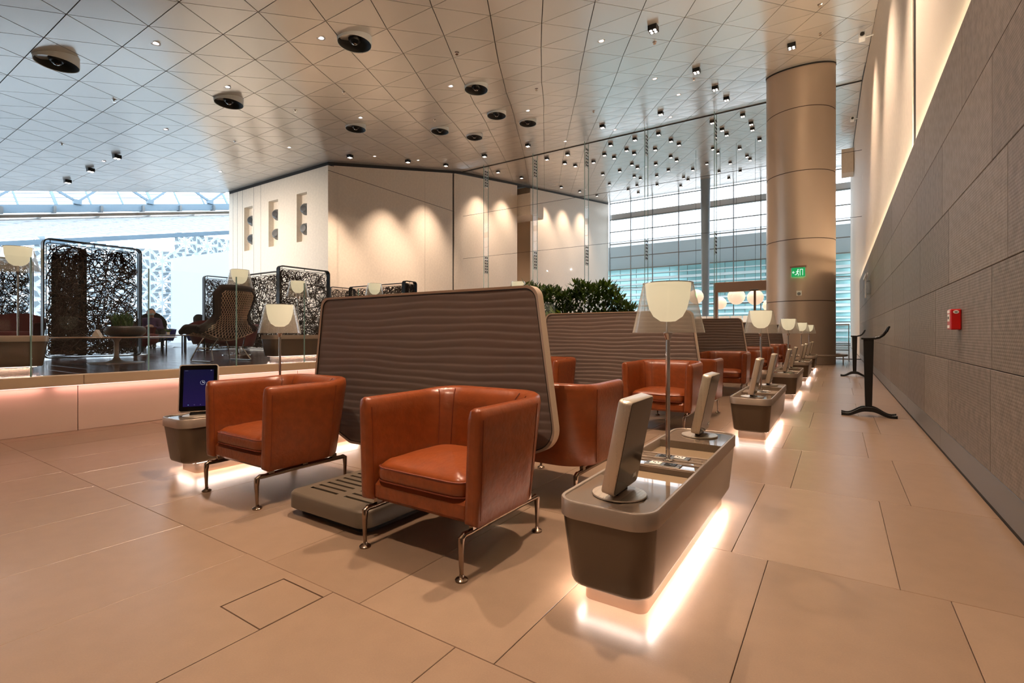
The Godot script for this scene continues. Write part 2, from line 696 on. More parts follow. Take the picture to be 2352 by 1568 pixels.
	ex.emission_enabled = true
	ex.emission = Color.WHITE
	ex.emission_operator = BaseMaterial3D.EMISSION_OP_MULTIPLY
	ex.emission_texture = exit_texture()
	ex.emission_energy_multiplier = 1.1

func dots_texture() -> ImageTexture:
	var im := Image.create(128, 128, false, Image.FORMAT_RGB8)
	im.fill(Color.WHITE)
	for j in 8:
		for i in 8:
			im.fill_rect(Rect2i(i * 16 + (8 if j % 2 == 1 else 0) + 2, j * 16 + 5, 6, 6), Color(0.78, 0.77, 0.75))
	return ImageTexture.create_from_image(im)


# ---------------------------------------------------------------- the setting
const WARM := Color(1.0, 0.885, 0.74)

func camera_and_light() -> void:
	var cam := Camera3D.new()
	cam.name = "camera"
	add_child(cam)
	cam.position = Vector3(0, CAM_H, 0)
	cam.rotation.y = YAW
	cam.set_frustum(0.05 * 1568.0 / FOCAL, Vector2(0, -18.0 / FOCAL * 0.05), 0.05, 400.0)
	cam.current = true
	var e := Environment.new()
	e.background_mode = Environment.BG_SKY
	var s := ProceduralSkyMaterial.new()
	s.sky_top_color = Color(0.87, 0.94, 1.0)
	s.sky_horizon_color = Color(0.93, 0.97, 1.0)
	s.ground_horizon_color = Color(0.75, 0.76, 0.76)
	s.ground_bottom_color = Color(0.45, 0.45, 0.45)
	s.sky_energy_multiplier = 1.0
	e.sky = Sky.new()
	e.sky.sky_material = s
	e.background_energy_multiplier = 5.0
	e.tonemap_mode = Environment.TONE_MAPPER_LINEAR
	e.tonemap_exposure = 0.93
	e.sdfgi_enabled = true
	e.ssao_enabled = true
	e.ssil_enabled = true
	var w := WorldEnvironment.new()
	w.name = "environment"
	w.environment = e
	add_child(w)

func build_floor() -> void:
	var fl := structure("floor", "beige porcelain tile floor")
	var b := MB.new()
	b.box(Vector3(-3.0, -0.105, -19.0), Vector3(8.0, 0.19, 56.0))
	b.box(Vector3(-12.5, -0.105, -35.0), Vector3(13.0, 0.19, 24.0))
	obj("grout_bed", b, M.grout, fl)
	# the access hatch in the first rows
	var hatch := Rect2(-1.892, -1.18, 0.255, 0.246)
	var list := []
	for j in range(-6, 37):
		var z1 := -1.225 - 1.228 * (j - 1)
		var z0 := z1 - 1.228
		var off := -0.41 if posmod(j, 2) == 0 else -0.26
		var wide := -19.0 if z1 < -23.0 else -6.62
		for k in range(-31, 3):
			var x0 := off + 0.612 * k
			var x1 := minf(x0 + 0.612, 0.74)
			if x1 < wide or x0 > 0.72 or z0 > 6.5:
				continue
			x0 = maxf(x0, wide)
			var c := Vector3((x0 + x1) / 2, 0, (z0 + z1) / 2)
			var q := pixel(c)
			var dist := Vector2(c.x, c.z).length()
			var seen := q.x > -350 and q.x < 2700
			list.append([dist if seen else dist + 1000.0, x0, x1, z0, z1, posmod(j * 7 + k * 3 + (j * k) % 5, 3)])
	list.sort_custom(func(p, q): return p[0] < q[0])
	var rest := MB.new()
	var gap := 0.0013
	for i in list.size():
		var t: Array = list[i]
		var c := Vector3((t[1] + t[2]) / 2, -0.008, (t[3] + t[4]) / 2)
		var s := Vector3(t[2] - t[1] - 2 * gap, 0.016, t[4] - t[3] - 2 * gap)
		if i >= 300:
			rest.box(c, s)
			continue
		var m := MB.new()
		var r := Rect2(t[1] + gap, t[3] + gap, s.x, s.z)
		if r.intersects(hatch):
			var hx0 := maxf(r.position.x, hatch.position.x - 0.003)
			var hx1 := minf(r.end.x, hatch.end.x + 0.003)
			var hz0 := maxf(r.position.y, hatch.position.y - 0.003)
			var hz1 := minf(r.end.y, hatch.end.y + 0.003)
			for p in [[r.position.x, hx0, r.position.y, r.end.y], [hx1, r.end.x, r.position.y, r.end.y], [hx0, hx1, r.position.y, hz0], [hx0, hx1, hz1, r.end.y]]:
				if p[1] - p[0] > 0.001 and p[3] - p[2] > 0.001:
					m.box(Vector3((p[0] + p[1]) / 2, -0.008, (p[2] + p[3]) / 2), Vector3(p[1] - p[0], 0.016, p[3] - p[2]))
		else:
			m.cbox(Vector3.ZERO, s, 0.0012)
			obj("floor_tile", m, M["tile_%d" % t[5]], fl, c)
			continue
		obj("floor_tile", m, M["tile_%d" % t[5]], fl)
	obj("far_floor_tiles", rest, M.tile_1, fl).set_meta("kind", "stuff")
	var h := MB.new()
	h.cbox(Vector3(hatch.get_center().x, -0.008, hatch.get_center().y), Vector3(hatch.size.x - 0.004, 0.0155, hatch.size.y - 0.004), 0.001)
	tag(obj("floor_hatch", h, M.tile_0), "square floor access hatch flush in the tiles before the armchairs", "hatch")

func build_ceiling() -> void:
	var ce := structure("ceiling", "pale metal ceiling of triangular panels")
	var zs := [-2.54, -3.49, -4.46, -5.43, -6.43, -7.48, -8.53, -9.6, -10.7, -11.82, -12.95, -14.05, -15.1]
	var xs := [-9.65, -9.36, -8.96, -8.56, -8.13, -7.66, -7.18, -6.69, -6.16, -5.64, -5.07, -4.5, -3.93]
	var sp := [1.06, 1.06, 1.10, 1.112, 1.12, 1.13, 1.137, 1.15, 1.155, 1.162, 1.164, 1.167, 1.17]
	var rows := []
	for k in range(-9, 40):
		var z: float
		var x: float
		var s: float
		if k < 0:
			z = zs[0] - 0.95 * k; x = xs[0] + 0.3 * k; s = 1.05
		elif k > 12:
			z = zs[12] - 1.06 * (k - 12); x = xs[12] + 0.57 * (k - 12); s = 1.17
		else:
			z = zs[k]; x = xs[k]; s = sp[k]
		rows.append([z * 1.058, x * 1.058, s * 1.058])
	var area_all := PackedVector2Array([Vector2(-27.7, 6.6), Vector2(0.775, 6.6), Vector2(0.775, -45.9), Vector2(-18.93, -45.9), Vector2(-18.93, -13.9), Vector2(-27.7, -13.9)])
	var list := []
	for r in rows.size() - 1:
		for j in range(-50, 34):
			var a := Vector2(rows[r][1] + j * rows[r][2], rows[r][0])
			var b := Vector2(rows[r][1] + (j + 1) * rows[r][2], rows[r][0])
			var c := Vector2(rows[r + 1][1] + j * rows[r + 1][2], rows[r + 1][0])
			var d := Vector2(rows[r + 1][1] + (j - 1) * rows[r + 1][2], rows[r + 1][0])
			for t in [PackedVector2Array([a, b, c]), PackedVector2Array([a, c, d])]:
				var cut := []
				var inside := true
				for p in t:
					if p.x < -27.6 or p.x > 0.7 or p.y > 6.5 or p.y < -45.8 or (p.x < -18.75 and p.y < -13.8):
						inside = false
				if inside:
					cut = [t]
				else:
					if maxf(a.x, c.x) < -28.5 or minf(a.x, d.x) > 1.5:
						continue
					cut = Geometry2D.intersect_polygons(t, area_all)
				for q in cut:
					var small := MB.shrink(q, 0.008)
					var g := Vector2.ZERO
					for p in small:
						g += p
					g /= small.size()
					var px := pixel(Vector3(g.x, ceil_y(g.y), g.y))
					var shown := px.x > -150 and px.x < 2250 and px.y > -150
					var depth := -g.x * sin(YAW) - g.y * cos(YAW)
					list.append([depth + (0.0 if shown else 1000.0), small, g, posmod(r * 5 + j * 3, 3)])
	list.sort_custom(func(p, q): return p[0] < q[0])
	var rest := MB.new()
	for i in list.size():
		var poly: PackedVector2Array = list[i][1]
		var g: Vector2 = list[i][2]
		var b := MB.new() if i < 300 else rest
		var o := Vector3(g.x, ceil_y(g.y), g.y) if i < 300 else Vector3.ZERO
		var mid := Vector3(g.x, 0, g.y) - o
		for p in poly:
			mid.y += ceil_y(p.y) / poly.size()
		mid.y -= 0.004 if g.y < -15.0 else 0.0
		var m := poly.size()
		for k in m:
			var p := poly[k]
			var q := poly[(k + 1) % m]
			var p3 := Vector3(p.x, ceil_y(p.y), p.y) - o
			var q3 := Vector3(q.x, ceil_y(q.y), q.y) - o
			var nn := (q3 - p3).cross(mid - p3).normalized()
			if nn.y > 0:
				nn = -nn
			b.tri(p3, q3, mid, nn, nn, nn)
			var e := (q3 - p3).cross(Vector3.UP)
			if e.dot((p3 + q3) / 2 - mid) < 0:
				e = -e
			b.quad(p3, q3, q3 + Vector3(0, 0.03, 0), p3 + Vector3(0, 0.03, 0), e)
		if i < 300:
			obj("ceiling_panel", b, M["ceiling_panel_%d" % list[i][3]], ce, o)
	obj("far_ceiling_panels", rest, M.ceiling_panel_0, ce).set_meta("kind", "stuff")
	# the dark void above the joints
	var bk := MB.new()
	var steps := [6.8, 3.0, -23.3, -46.0]
	for i in 3:
		var z0: float = steps[i]
		var z1: float = steps[i + 1]
		for part in ([[-27.75, 1.1, z0, z1]] if z1 > -13 else [[-18.95, 1.1, z0, z1]]):
			var y0 := ceil_y(z0) + 0.045
			var y1 := ceil_y(z1) + 0.045
			slab(bk, part[0], part[1], part[2], y0, part[3], y1, 0.25)
	slab(bk, -27.75, -18.95, 3.0, ceil_y(3.0) + 0.045, -23.3, ceil_y(-23.3) + 0.045, 0.25)
	slab(bk, -27.75, -18.95, -23.3, ceil_y(-23.3) + 0.045, -46.0, ceil_y(-46.0) + 0.045, 0.25)
	obj("ceiling_void", bk, M.ceiling_void, ce)
	# edge of the ceiling towards the atrium
	var ed := MB.new()
	slab(ed, -27.83, -27.72, 6.6, ceil_y(6.6) - 0.01, -13.9, ceil_y(-13.9) - 0.01, 0.35)
	obj("edge_trim", ed, M.white_steel, ce)

func slab(b: MB, x0: float, x1: float, z0: float, y0: float, z1: float, y1: float, h: float) -> void:
	var p := [Vector3(x0, y0, z0), Vector3(x1, y0, z0), Vector3(x1, y1, z1), Vector3(x0, y1, z1)]
	var up := Vector3(0, h, 0)
	b.quad(p[0], p[1], p[2], p[3], Vector3.DOWN)
	b.quad(p[0] + up, p[1] + up, p[2] + up, p[3] + up, Vector3.UP)
	b.quad(p[0], p[1], p[1] + up, p[0] + up, Vector3(0, 0, 1))
	b.quad(p[3], p[2], p[2] + up, p[3] + up, Vector3(0, 0, -1))
	b.quad(p[0], p[3], p[3] + up, p[0] + up, Vector3(-1, 0, 0))
	b.quad(p[1], p[2], p[2] + up, p[1] + up, Vector3(1, 0, 0))

func build_right_wall() -> void:
	var w := structure("wall_right", "grey ribbed cladding with a cream wall above")
	var core := MB.new()
	slab(core, 0.79, 1.09, 6.8, 0.0, -46.0, 0.0, 14.2)
	obj("wall_core", core, M.cladding_gap, w)
	var ys := [0.215, 0.80, 1.382, 1.965, 2.56, 3.16]
	var offs := [-3.825, -5.72, -5.09, -3.784, -4.6]
	var wd := [1.287, 1.93, 1.61, 1.59, 1.8]
	var list := []
	for r in 5:
		for k in range(-14, 32):
			var z1: float = offs[r] - wd[r] * (k - 1)
			var z0: float = z1 - wd[r]
			z1 = minf(z1, 6.5)
			z0 = maxf(z0, -24.6)
			if z1 - z0 < 0.1:
				continue
			var g := 0.004
			var s := Vector3(0.022, ys[r + 1] - ys[r] - g, z1 - z0 - g)
			var b := MB.new()
			b.cbox(Vector3.ZERO, s, 0.003)
			obj("cladding_panel", b, M["cladding_%d" % posmod(r * 3 + k * 5 + (k * r) % 3, 4)], w, Vector3(0.727, (ys[r] + ys[r + 1]) / 2, (z0 + z1) / 2))
	var bk := MB.new()
	bk.box(Vector3(0.745, 1.56, -9.0), Vector3(0.014, 3.12, 31.0))
	obj("cladding_backing", bk, M.cladding_gap, w)
	var sk := MB.new()
	for k in 13:
		sk.cbox(Vector3(0.729, 0.122, 6.5 - 2.4 * k - 1.2), Vector3(0.018, 0.18, 2.397), 0.002)
	obj("skirting", sk, M.skirting, w)
	var kick := MB.new()
	kick.box(Vector3(0.74, 0.016, -9.0), Vector3(0.02, 0.032, 31.0))
	obj("kick_shade_strip", kick, M.shadow_gap, w)  # dark colour stands in for the shade of the recess under the skirting
	# the cream upper wall with its dark vertical channel
	var cz := [6.6, -7.6, -7.92, -24.6, -46.0]
	for i in 4:
		if i == 1:
			continue
		var b := MB.new()
		var z0: float = cz[i]
		var z1: float = cz[i + 1]
		var y0 := ceil_y(z0)
		b.quad(Vector3(0.79, 3.0, z0), Vector3(0.79, 3.0, z1), Vector3(0.79, ceil_y(z1) + 0.03, z1), Vector3(0.79, y0 + 0.03, z0), Vector3(-1, 0, 0))
		slabx(b, 0.772, 0.789, 3.0 if i < 3 else 0.0, z0, z1)
		obj("cream_panel", b, M.perforated if i == 0 else M.cream, w)
	var ch := MB.new()
	ch.box(Vector3(0.788, 5.1, -7.76), Vector3(0.01, 4.4, 0.35))
	obj("dark_channel", ch, M.shadow_gap, w)
	var top := MB.new()
	for k in 2:
		var z0: float = [6.6, -23.3][k]
		var z1: float = [-23.3, -45.9][k]
		top.bar(Vector3(0.765, ceil_y(z0) - 0.03, z0), Vector3(0.765, ceil_y(z1) - 0.03, z1), 0.03, 0.07)
	obj("shadow_line", top, M.shadow_gap, w)
	# cove lighting behind the top of the cladding
	var led := MB.new()
	led.box(Vector3(0.7615, 3.135, -9.0), Vector3(0.016, 0.01, 30.8))
	var cove := tag(obj("cove_light", led, M.led_warm), "warm light strip hidden along the top of the grey cladding", "light strip")
	for k in 4:
		area("cove_glow", Vector3(0.7615, 3.15, 2.6 - 7.7 * k), Vector3(-0.0, 1, 0), Vector3(0, 0, 1), 7.6, 0.014, 24.0, WARM, cove)

func slabx(b: MB, x0: float, x1: float, y0: float, z0: float, z1: float) -> void:
	# a sheet of wall along z that ends under the sloping ceiling
	for x in [x0, x1]:
		b.quad(Vector3(x, y0, z0), Vector3(x, y0, z1), Vector3(x, ceil_y(z1) + 0.03, z1), Vector3(x, ceil_y(z0) + 0.03, z0), Vector3(-1 if x == x0 else 1, 0, 0))
	b.quad(Vector3(x0, y0, z0), Vector3(x1, y0, z0), Vector3(x1, ceil_y(z0), z0), Vector3(x0, ceil_y(z0), z0), Vector3(0, 0, 1))
	b.quad(Vector3(x0, y0, z1), Vector3(x1, y0, z1), Vector3(x1, ceil_y(z1), z1), Vector3(x0, ceil_y(z1), z1), Vector3(0, 0, -1))
	b.quad(Vector3(x0, y0, z0), Vector3(x1, y0, z0), Vector3(x1, y0, z1), Vector3(x0, y0, z1), Vector3(0, -1, 0))

func build_back_wall() -> void:
	var w := structure("wall_back", "cream wall behind the viewer")
	var b := MB.new()
	b.box(Vector3(-13.5, 2.5, 6.8), Vector3(28.8, 5.0, 0.3))
	obj("wall_core", b, M.cream, w)

func build_block() -> void:
	# the cream volume that stands in the hall, with six round nozzles in three niches
	var w := structure("wall_block", "cream panelled volume rising to the ceiling")
	var zf := -13.9
	var xr := -18.9
	var niches := [[-25.8, -25.0], [-23.56, -22.75], [-21.23, -20.44]]
	var b := MB.new()
	var xs := [-27.3]
	for q in niches:
		xs.append(q[0])
		xs.append(q[1])
	xs.append(xr)
	var top := ceil_y(zf) - 0.14
	for i in xs.size() - 1:
		var cx: float = (xs[i] + xs[i + 1]) / 2
		var sx: float = xs[i + 1] - xs[i]
		if i % 2 == 0:
			b.box(Vector3(cx, top / 2, zf - 0.15), Vector3(sx, top, 0.3))
		else:
			b.box(Vector3(cx, 5.28 / 2, zf - 0.15), Vector3(sx, 5.28, 0.3))
			b.box(Vector3(cx, (7.535 + top) / 2, zf - 0.15), Vector3(sx, top - 7.535, 0.3))
			b.box(Vector3(cx, 6.4, zf - 0.28), Vector3(sx, 2.26, 0.04))
	obj("front_face", b, M.cream, w)
	var sd := MB.new()
	slab(sd, xr - 0.3, xr, zf - 0.3, 0.0, -23.2, 0.0, 0.01)
	var side := MB.new()
	var pts := [[zf - 0.3, -20.06], [-20.075, -22.40], [-22.55, -29.4], [-31.2, -46.0]]
	for q in pts:
		var z0: float = q[0]
		var z1: float = q[1]
		var dz := 0.14
		for x in [xr, xr - 0.3]:
			side.quad(Vector3(x, 0, z0), Vector3(x, 0, z1), Vector3(x, ceil_y(z1) - dz, z1), Vector3(x, ceil_y(z0) - dz, z0), Vector3(1 if x == xr else -1, 0, 0))
		for z in [z0, z1]:
			side.quad(Vector3(xr, 0, z), Vector3(xr - 0.3, 0, z), Vector3(xr - 0.3, ceil_y(z) - dz, z), Vector3(xr, ceil_y(z) - dz, z), Vector3(0, 0, 1 if z == z0 else -1))
	obj("side_face", side, M.cream, w)
	var g := MB.new()
	g.box(Vector3(xr - 0.1, 5.2, -22.475), Vector3(0.1, 10.4, 0.16))
	g.box(Vector3(xr - 0.06, 5.2, -20.067), Vector3(0.1, 9.6, 0.02))
	g.bar(Vector3(xr - 0.02, ceil_y(zf) - 0.07, zf), Vector3(xr - 0.02, ceil_y(-23.3) - 0.07, -23.3), 0.06, 0.15)
	g.bar(Vector3(xr - 0.02, ceil_y(-23.3) - 0.07, -23.3), Vector3(xr - 0.02, ceil_y(-46.0) - 0.07, -46.0), 0.06, 0.15)
	g.box(Vector3(-23.1, ceil_y(zf) - 0.07, zf - 0.03), Vector3(8.4, 0.15, 0.06))
	obj("shadow_gap", g, M.shadow_gap, w)
	var j := MB.new()
	for x in [-26.9, -26.45, -25.95, -24.9, -24.25]:
		j.box(Vector3(x, top / 2, zf + 0.001), Vector3(0.012, top, 0.004))
	j.bar(Vector3(xr + 0.001, 8.24, zf), Vector3(xr + 0.001, 8.18, -22.4), 0.004, 0.02)
	obj("panel_joint", j, M.shadow_gap, w)
	# the recess beyond the glass, with its dropped box and yellowish cheek
	var r := MB.new()
	r.box(Vector3(xr - 1.6, 5.9, -30.3), Vector3(0.3, 11.8, 2.2))
	r.box(Vector3(xr - 0.9, 5.9, -31.3), Vector3(1.7, 11.8, 0.2))
	r.box(Vector3(xr - 0.9, 5.75, -29.3), Vector3(1.7, 11.5, 0.2))
	obj("recess_back", r, M.fascia, w)
	var dr := MB.new()
	dr.box(Vector3(xr - 0.2, 10.0, -30.3), Vector3(2.6, 1.5, 1.8))
	obj("dropped_box", dr, M.cream, w)
	var rear := MB.new()
	rear.box(Vector3(-23.1, top / 2, -14.4), Vector3(8.4, top, 0.1))
	rear.box(Vector3(-27.25, top / 2, -30.0), Vector3(0.3, top, 31.0))
	obj("rear_lining", rear, M.cream, w)
	var heads := [[-25.384, 6.85], [-25.384, 5.89], [-23.147, 6.87], [-23.147, 5.91], [-20.844, 6.83], [-20.844, 5.9]]
	var side_word := ["far left niche", "middle niche", "niche nearest the corner"]
	var jm := MB.new()
	jm.lathe([Vector2(0.27, 0.0), Vector2(0.285, 0.02), Vector2(0.25, 0.05), Vector2(0.24, 0.16), Vector2(0.16, 0.25), Vector2(0.145, 0.245), Vector2(0.13, 0.2)], 28, Vector3.ZERO, Basis(Vector3.RIGHT, PI / 2), false)
	var jmesh := jm.mesh()
	var dm := MB.new()
	dm.lathe([Vector2(0.001, 0.235), Vector2(0.152, 0.235), Vector2(0.15, 0.258), Vector2(0.001, 0.262)], 20, Vector3.ZERO, Basis(Vector3.RIGHT, PI / 2))
	var dmesh := dm.mesh()
	for i in 6:
		var t := thing("air_nozzle", "%s round silver air nozzle in the %s of the cream wall" % ["upper" if i % 2 == 0 else "lower", side_word[i / 2]], "air nozzle", Vector3(heads[i][0], heads[i][1], zf - 0.26), 0.35, "air nozzles in the cream wall")
		inst("housing", jmesh, M.steel, t)
		inst("throat", dmesh, M.black, t)

func build_platform() -> void:
	var p := structure("floor_raised", "raised lounge floor of dark boards")
	var b := MB.new()
	b.box(Vector3(-17.0, 0.5, -9.0), Vector3(20.7, 0.12, 30.0))
	obj("floor_deck", b, M.plank_1, p)
	var fa := MB.new()
	var zz := [6.5, 3.9, 1.3, -1.3, -3.9, -6.5, -9.1, -11.7, -14.3, -16.9, -19.5, -22.1]
	for i in zz.size() - 1:
		var f := MB.new()
		f.cbox(Vector3(-6.57, 0.5285, (zz[i] + zz[i + 1]) / 2 - 0.55), Vector3(0.14, 0.103, 2.597), 0.004)
		obj("edge_fascia", f, M.fascia, p)
	for i in 22:
		var r := MB.new()
		r.cbox(Vector3(-6.60, 0.236, 6.3 - 1.25 * i), Vector3(0.03, 0.47, 1.244), 0.002)
		obj("riser_panel", r, M.riser, p)
	var k := MB.new()
	k.box(Vector3(-6.72, 0.22, -9.0), Vector3(0.2, 0.44, 30.0))
	obj("riser_backing", k, M.grout, p)
	# boards, laid across the platform
	var n := 0
	for i in range(0, 44):
		var z := 0.9 - 0.29 * i
		for j in 5:
			var x1 := -6.645 - 2.1 * j + (0.0 if j == 0 else (0.7 if i % 3 == 0 else (-0.1 if i % 3 == 1 else -0.75)))
			var x0 := -6.645 - 2.1 * (j + 1) + (0.7 if i % 3 == 0 else (-0.1 if i % 3 == 1 else -0.75))
			var f := MB.new()
			f.cbox(Vector3.ZERO, Vector3(x1 - x0 - 0.004, 0.02, 0.286), 0.002)
			obj("floor_board", f, M["plank_%d" % posmod(i * 2 + j * 5 + (i * j) % 3, 3)], p, Vector3((x0 + x1) / 2, PLAT - 0.01, z))
			n += 1
	# light strip under the overhanging edge
	var led := MB.new()
	led.box(Vector3(-6.545, 0.472, -9.0), Vector3(0.02, 0.008, 29.0))
	var s := tag(obj("edge_light_strip", led, M.led_rose), "rosy light strip under the edge of the raised floor", "light strip")
	for i in 4:
		area("edge_glow", Vector3(-6.545, 0.466, 2.0 - 7.2 * i), Vector3(-0.12, -1, 0), Vector3(0, 0, 1), 7.1, 0.02, 0.9, Color(1.0, 0.75, 0.71), s)
	# glass balustrade: one pane per bay
	var g := MB.new()
	g.cbox(Vector3.ZERO, Vector3(0.014, 1.17, 0.966), 0.002)
	var gm := g.mesh()
	var ge := MB.new()
	ge.cbox(Vector3.ZERO, Vector3(0.016, 1.17, 0.012), 0.002)
	var gem := ge.mesh()
	for i in 13:
		var z := -0.97 - 0.984 * i
		var t := thing("balustrade_pane", "clear glass balustrade pane %s along the raised floor" % ["nearest the viewer", "second", "third", "fourth", "fifth", "sixth", "seventh", "eighth", "ninth", "tenth", "eleventh", "twelfth", "thirteenth"][i], "glass pane", Vector3(-6.55, PLAT, z), 0, "glass balustrade of the raised floor")
		inst("glass_sheet", gm, M.glass, t, Vector3(0, 0.575, 0))
		inst("polished_edge", gem, M.glass_edge, t, Vector3(0, 0.575, -0.489))

func build_column() -> void:
	var c := Vector3(-1.09, 0, -19.45)
	var r := 1.02
	var t := structure("trim_column", "tall round bronze metal column")
	t.position = c
	var ys := [0.0, 2.06, 4.06, 6.25, 8.3, 10.6]
	for i in 5:
		var rows := []
		for y in [ys[i] + 0.012, ys[i + 1] - 0.012]:
			var ring := PackedVector3Array()
			for k in 64:
				var a := TAU * k / 64
				var p := Vector3(cos(a) * r, y, sin(a) * r)
				if i == 4 and y > 9:
					p.y = ceil_y(c.z + p.z) + 0.02
				ring.append(p)
			rows.append(ring)
		var b := MB.new()
		b.grid(rows, true)
		obj("column_casing", b, M.column, t)
	var core := MB.new()
	core.lathe([Vector2(r - 0.02, 0.0), Vector2(r - 0.02, 9.4)], 48)
	obj("column_core", core, M.column_joint, t)
	var top := MB.new()
	var rows2 := []
	for h in [-0.05, 0.0]:
		var ring := PackedVector3Array()
		for k in 64:
			var a := TAU * k / 64
			var p := Vector3(cos(a) * (r + 0.015), 0, sin(a) * (r + 0.015))
			p.y = ceil_y(c.z + p.z) + h
			ring.append(p)
		rows2.append(ring)
	top.grid(rows2, true)
	obj("shadow_ring", top, M.shadow_gap, t)
	# round rail standing about the foot of the column
	var rail := thing("column_rail", "low round metal rail around the foot of the bronze column", "rail", c)
	var rb := MB.new()
	var pts := []
	for k in 64:
		var a := TAU * k / 64
		pts.append(Vector3(cos(a) * 1.32, 0.3, sin(a) * 1.32))
	rb.tube(pts, 0.035, 8, true)
	obj("ring_bar", rb, M.rim_metal, rail)
	for k in 8:
		var a := TAU * (k + 0.5) / 8
		var lb := MB.new()
		lb.tube([Vector3(cos(a) * 1.32, 0.0, sin(a) * 1.32), Vector3(cos(a) * 1.32, 0.28, sin(a) * 1.32)], 0.014, 8)
		obj("leg", lb, M.rim_metal, rail)
	# exit sign and switch plate
	var front := Vector3(-1.075, 2.97, c.z + r)
	var ex := thing("exit_sign", "lit green exit sign on the bronze column", "sign", front + Vector3(0, 0, 0.0), -0.05)
	var hb := MB.new()
	hb.cbox(Vector3(0, 0.185, 0.05), Vector3(0.46, 0.06, 0.1), 0.006)
	obj("housing", hb, M.door_frame, ex)
	var pb := MB.new()
	pb.quv(Vector3(-0.19, 0.15, 0.062), Vector3(0.19, 0.15, 0.062), Vector3(0.19, -0.14, 0.062), Vector3(-0.19, -0.14, 0.062), Vector3(0, 0, 1))
	obj("sign_face", pb, M.exit_print, ex)
	var bb := MB.new()
	bb.cbox(Vector3(0, 0.005, 0.048), Vector3(0.4, 0.31, 0.024), 0.004)
	obj("sign_panel", bb, M.white_steel, ex)
	area("sign_glow", Vector3(0, 0, 0.075), Vector3(0, -0.6, 1), Vector3.RIGHT, 0.38, 0.28, 0.35, Color(0.35, 1.0, 0.6), ex)
	var sp := thing("call_plate", "small white square plate under the exit sign", "plate", Vector3(-1.06, 2.30, c.z + r - 0.004))
	var q := MB.new()
	q.cbox(Vector3(0, 0, 0.012), Vector3(0.15, 0.16, 0.02), 0.005)
	obj("plate", q, M.paper, sp)
	var q2 := MB.new()
	q2.lathe([Vector2(0.05, 0.0), Vector2(0.05, 0.008), Vector2(0.03, 0.012), Vector2(0.001, 0.012)], 18, Vector3(0, -0.015, 0.022), Basis(Vector3.RIGHT, PI / 2))
	obj("button", q2, M.steel, sp)

func build_glass_wall() -> void:
	var z := -23.3
	var w := structure("window_1", "tall glass wall across the hall")
	var xs := [-18.9, -16.96, -13.68, -10.65, -7.58, -4.5, -1.4, 0.77]
	var ys := [0.03, 3.2, 5.5, 8.05, 10.70]
	for i in xs.size() - 1:
		for j in 4:
			if j == 0 and i == 5:
				continue
			var b := MB.new()
			b.box(Vector3((xs[i] + xs[i + 1]) / 2, (ys[j] + ys[j + 1]) / 2, z), Vector3(xs[i + 1] - xs[i] - 0.012, ys[j + 1] - ys[j] - 0.012, 0.02))
			obj("glass_pane", b, M.glass, w)
	var jn := MB.new()
	for y in [5.5, 8.05]:
		jn.box(Vector3(-9.05, y, z), Vector3(19.6, 0.012, 0.018))
	jn.box(Vector3(-9.05, 0.015, z), Vector3(19.6, 0.03, 0.05))
	jn.box(Vector3(-9.05, 10.72, z), Vector3(19.6, 0.06, 0.06))
	obj("joint", jn, M.shadow_gap, w)
	for i in range(1, 7):
		var f := MB.new()
		f.box(Vector3(xs[i], 5.35, z + 0.24), Vector3(0.025, 10.65, 0.44))
		var fin := obj("glass_fin", f, M.glass, w)
		var e := MB.new()
		e.box(Vector3(xs[i], 5.35, z + 0.465), Vector3(0.028, 10.65, 0.012))
		e.box(Vector3(xs[i], 5.35, z + 0.012), Vector3(0.03, 10.65, 0.012))
		obj("fin_edge", e, M.glass_edge, fin)
		for y in [4.95, 9.9]:
			var c := MB.new()
			c.box(Vector3(xs[i], y, z + 0.24), Vector3(0.05, 1.0, 0.32))
			var plate := obj("splice_plate", c, M.pane_plate, fin)
			for r in 6:
				for s in 2:
					var bo := MB.new()
					bo.lathe([Vector2(0.04, 0.0), Vector2(0.04, 0.02), Vector2(0.001, 0.028)], 8, Vector3(xs[i] + 0.025, y - 0.4 + 0.16 * r, z + 0.16 + 0.16 * s), Basis(Vector3.BACK, -PI / 2))
					obj("bolt", bo, M.dark_frame, fin)
	# automatic door in the bay by the column
	var d := structure("door_1", "glazed sliding door in a bronze frame")
	var fr := MB.new()
	fr.cbox(Vector3(-4.52, 1.6, z + 0.05), Vector3(0.16, 3.2, 0.22), 0.01)
	fr.cbox(Vector3(-1.42, 1.6, z + 0.05), Vector3(0.16, 3.2, 0.22), 0.01)
	fr.cbox(Vector3(-2.97, 3.03, z + 0.05), Vector3(3.1, 0.42, 0.26), 0.01)
	obj("frame", fr, M.door_frame, d)
	for i in 2:
		var b := MB.new()
		b.box(Vector3(-3.73 + 1.52 * i, 1.42, z), Vector3(1.42, 2.76, 0.016))
		var l := obj("door_leaf", b, M.glass, d)
		var s := MB.new()
		for x in [-0.74, 0.74]:
			s.box(Vector3(-3.73 + 1.52 * i + x, 1.42, z), Vector3(0.05, 2.8, 0.04))
		obj("leaf_stile", s, M.door_frame, l)
	var sen := MB.new()
	sen.cbox(Vector3(-2.97, 2.84, z + 0.22), Vector3(0.35, 0.05, 0.07), 0.01)
	obj("sensor", sen, M.black, d)

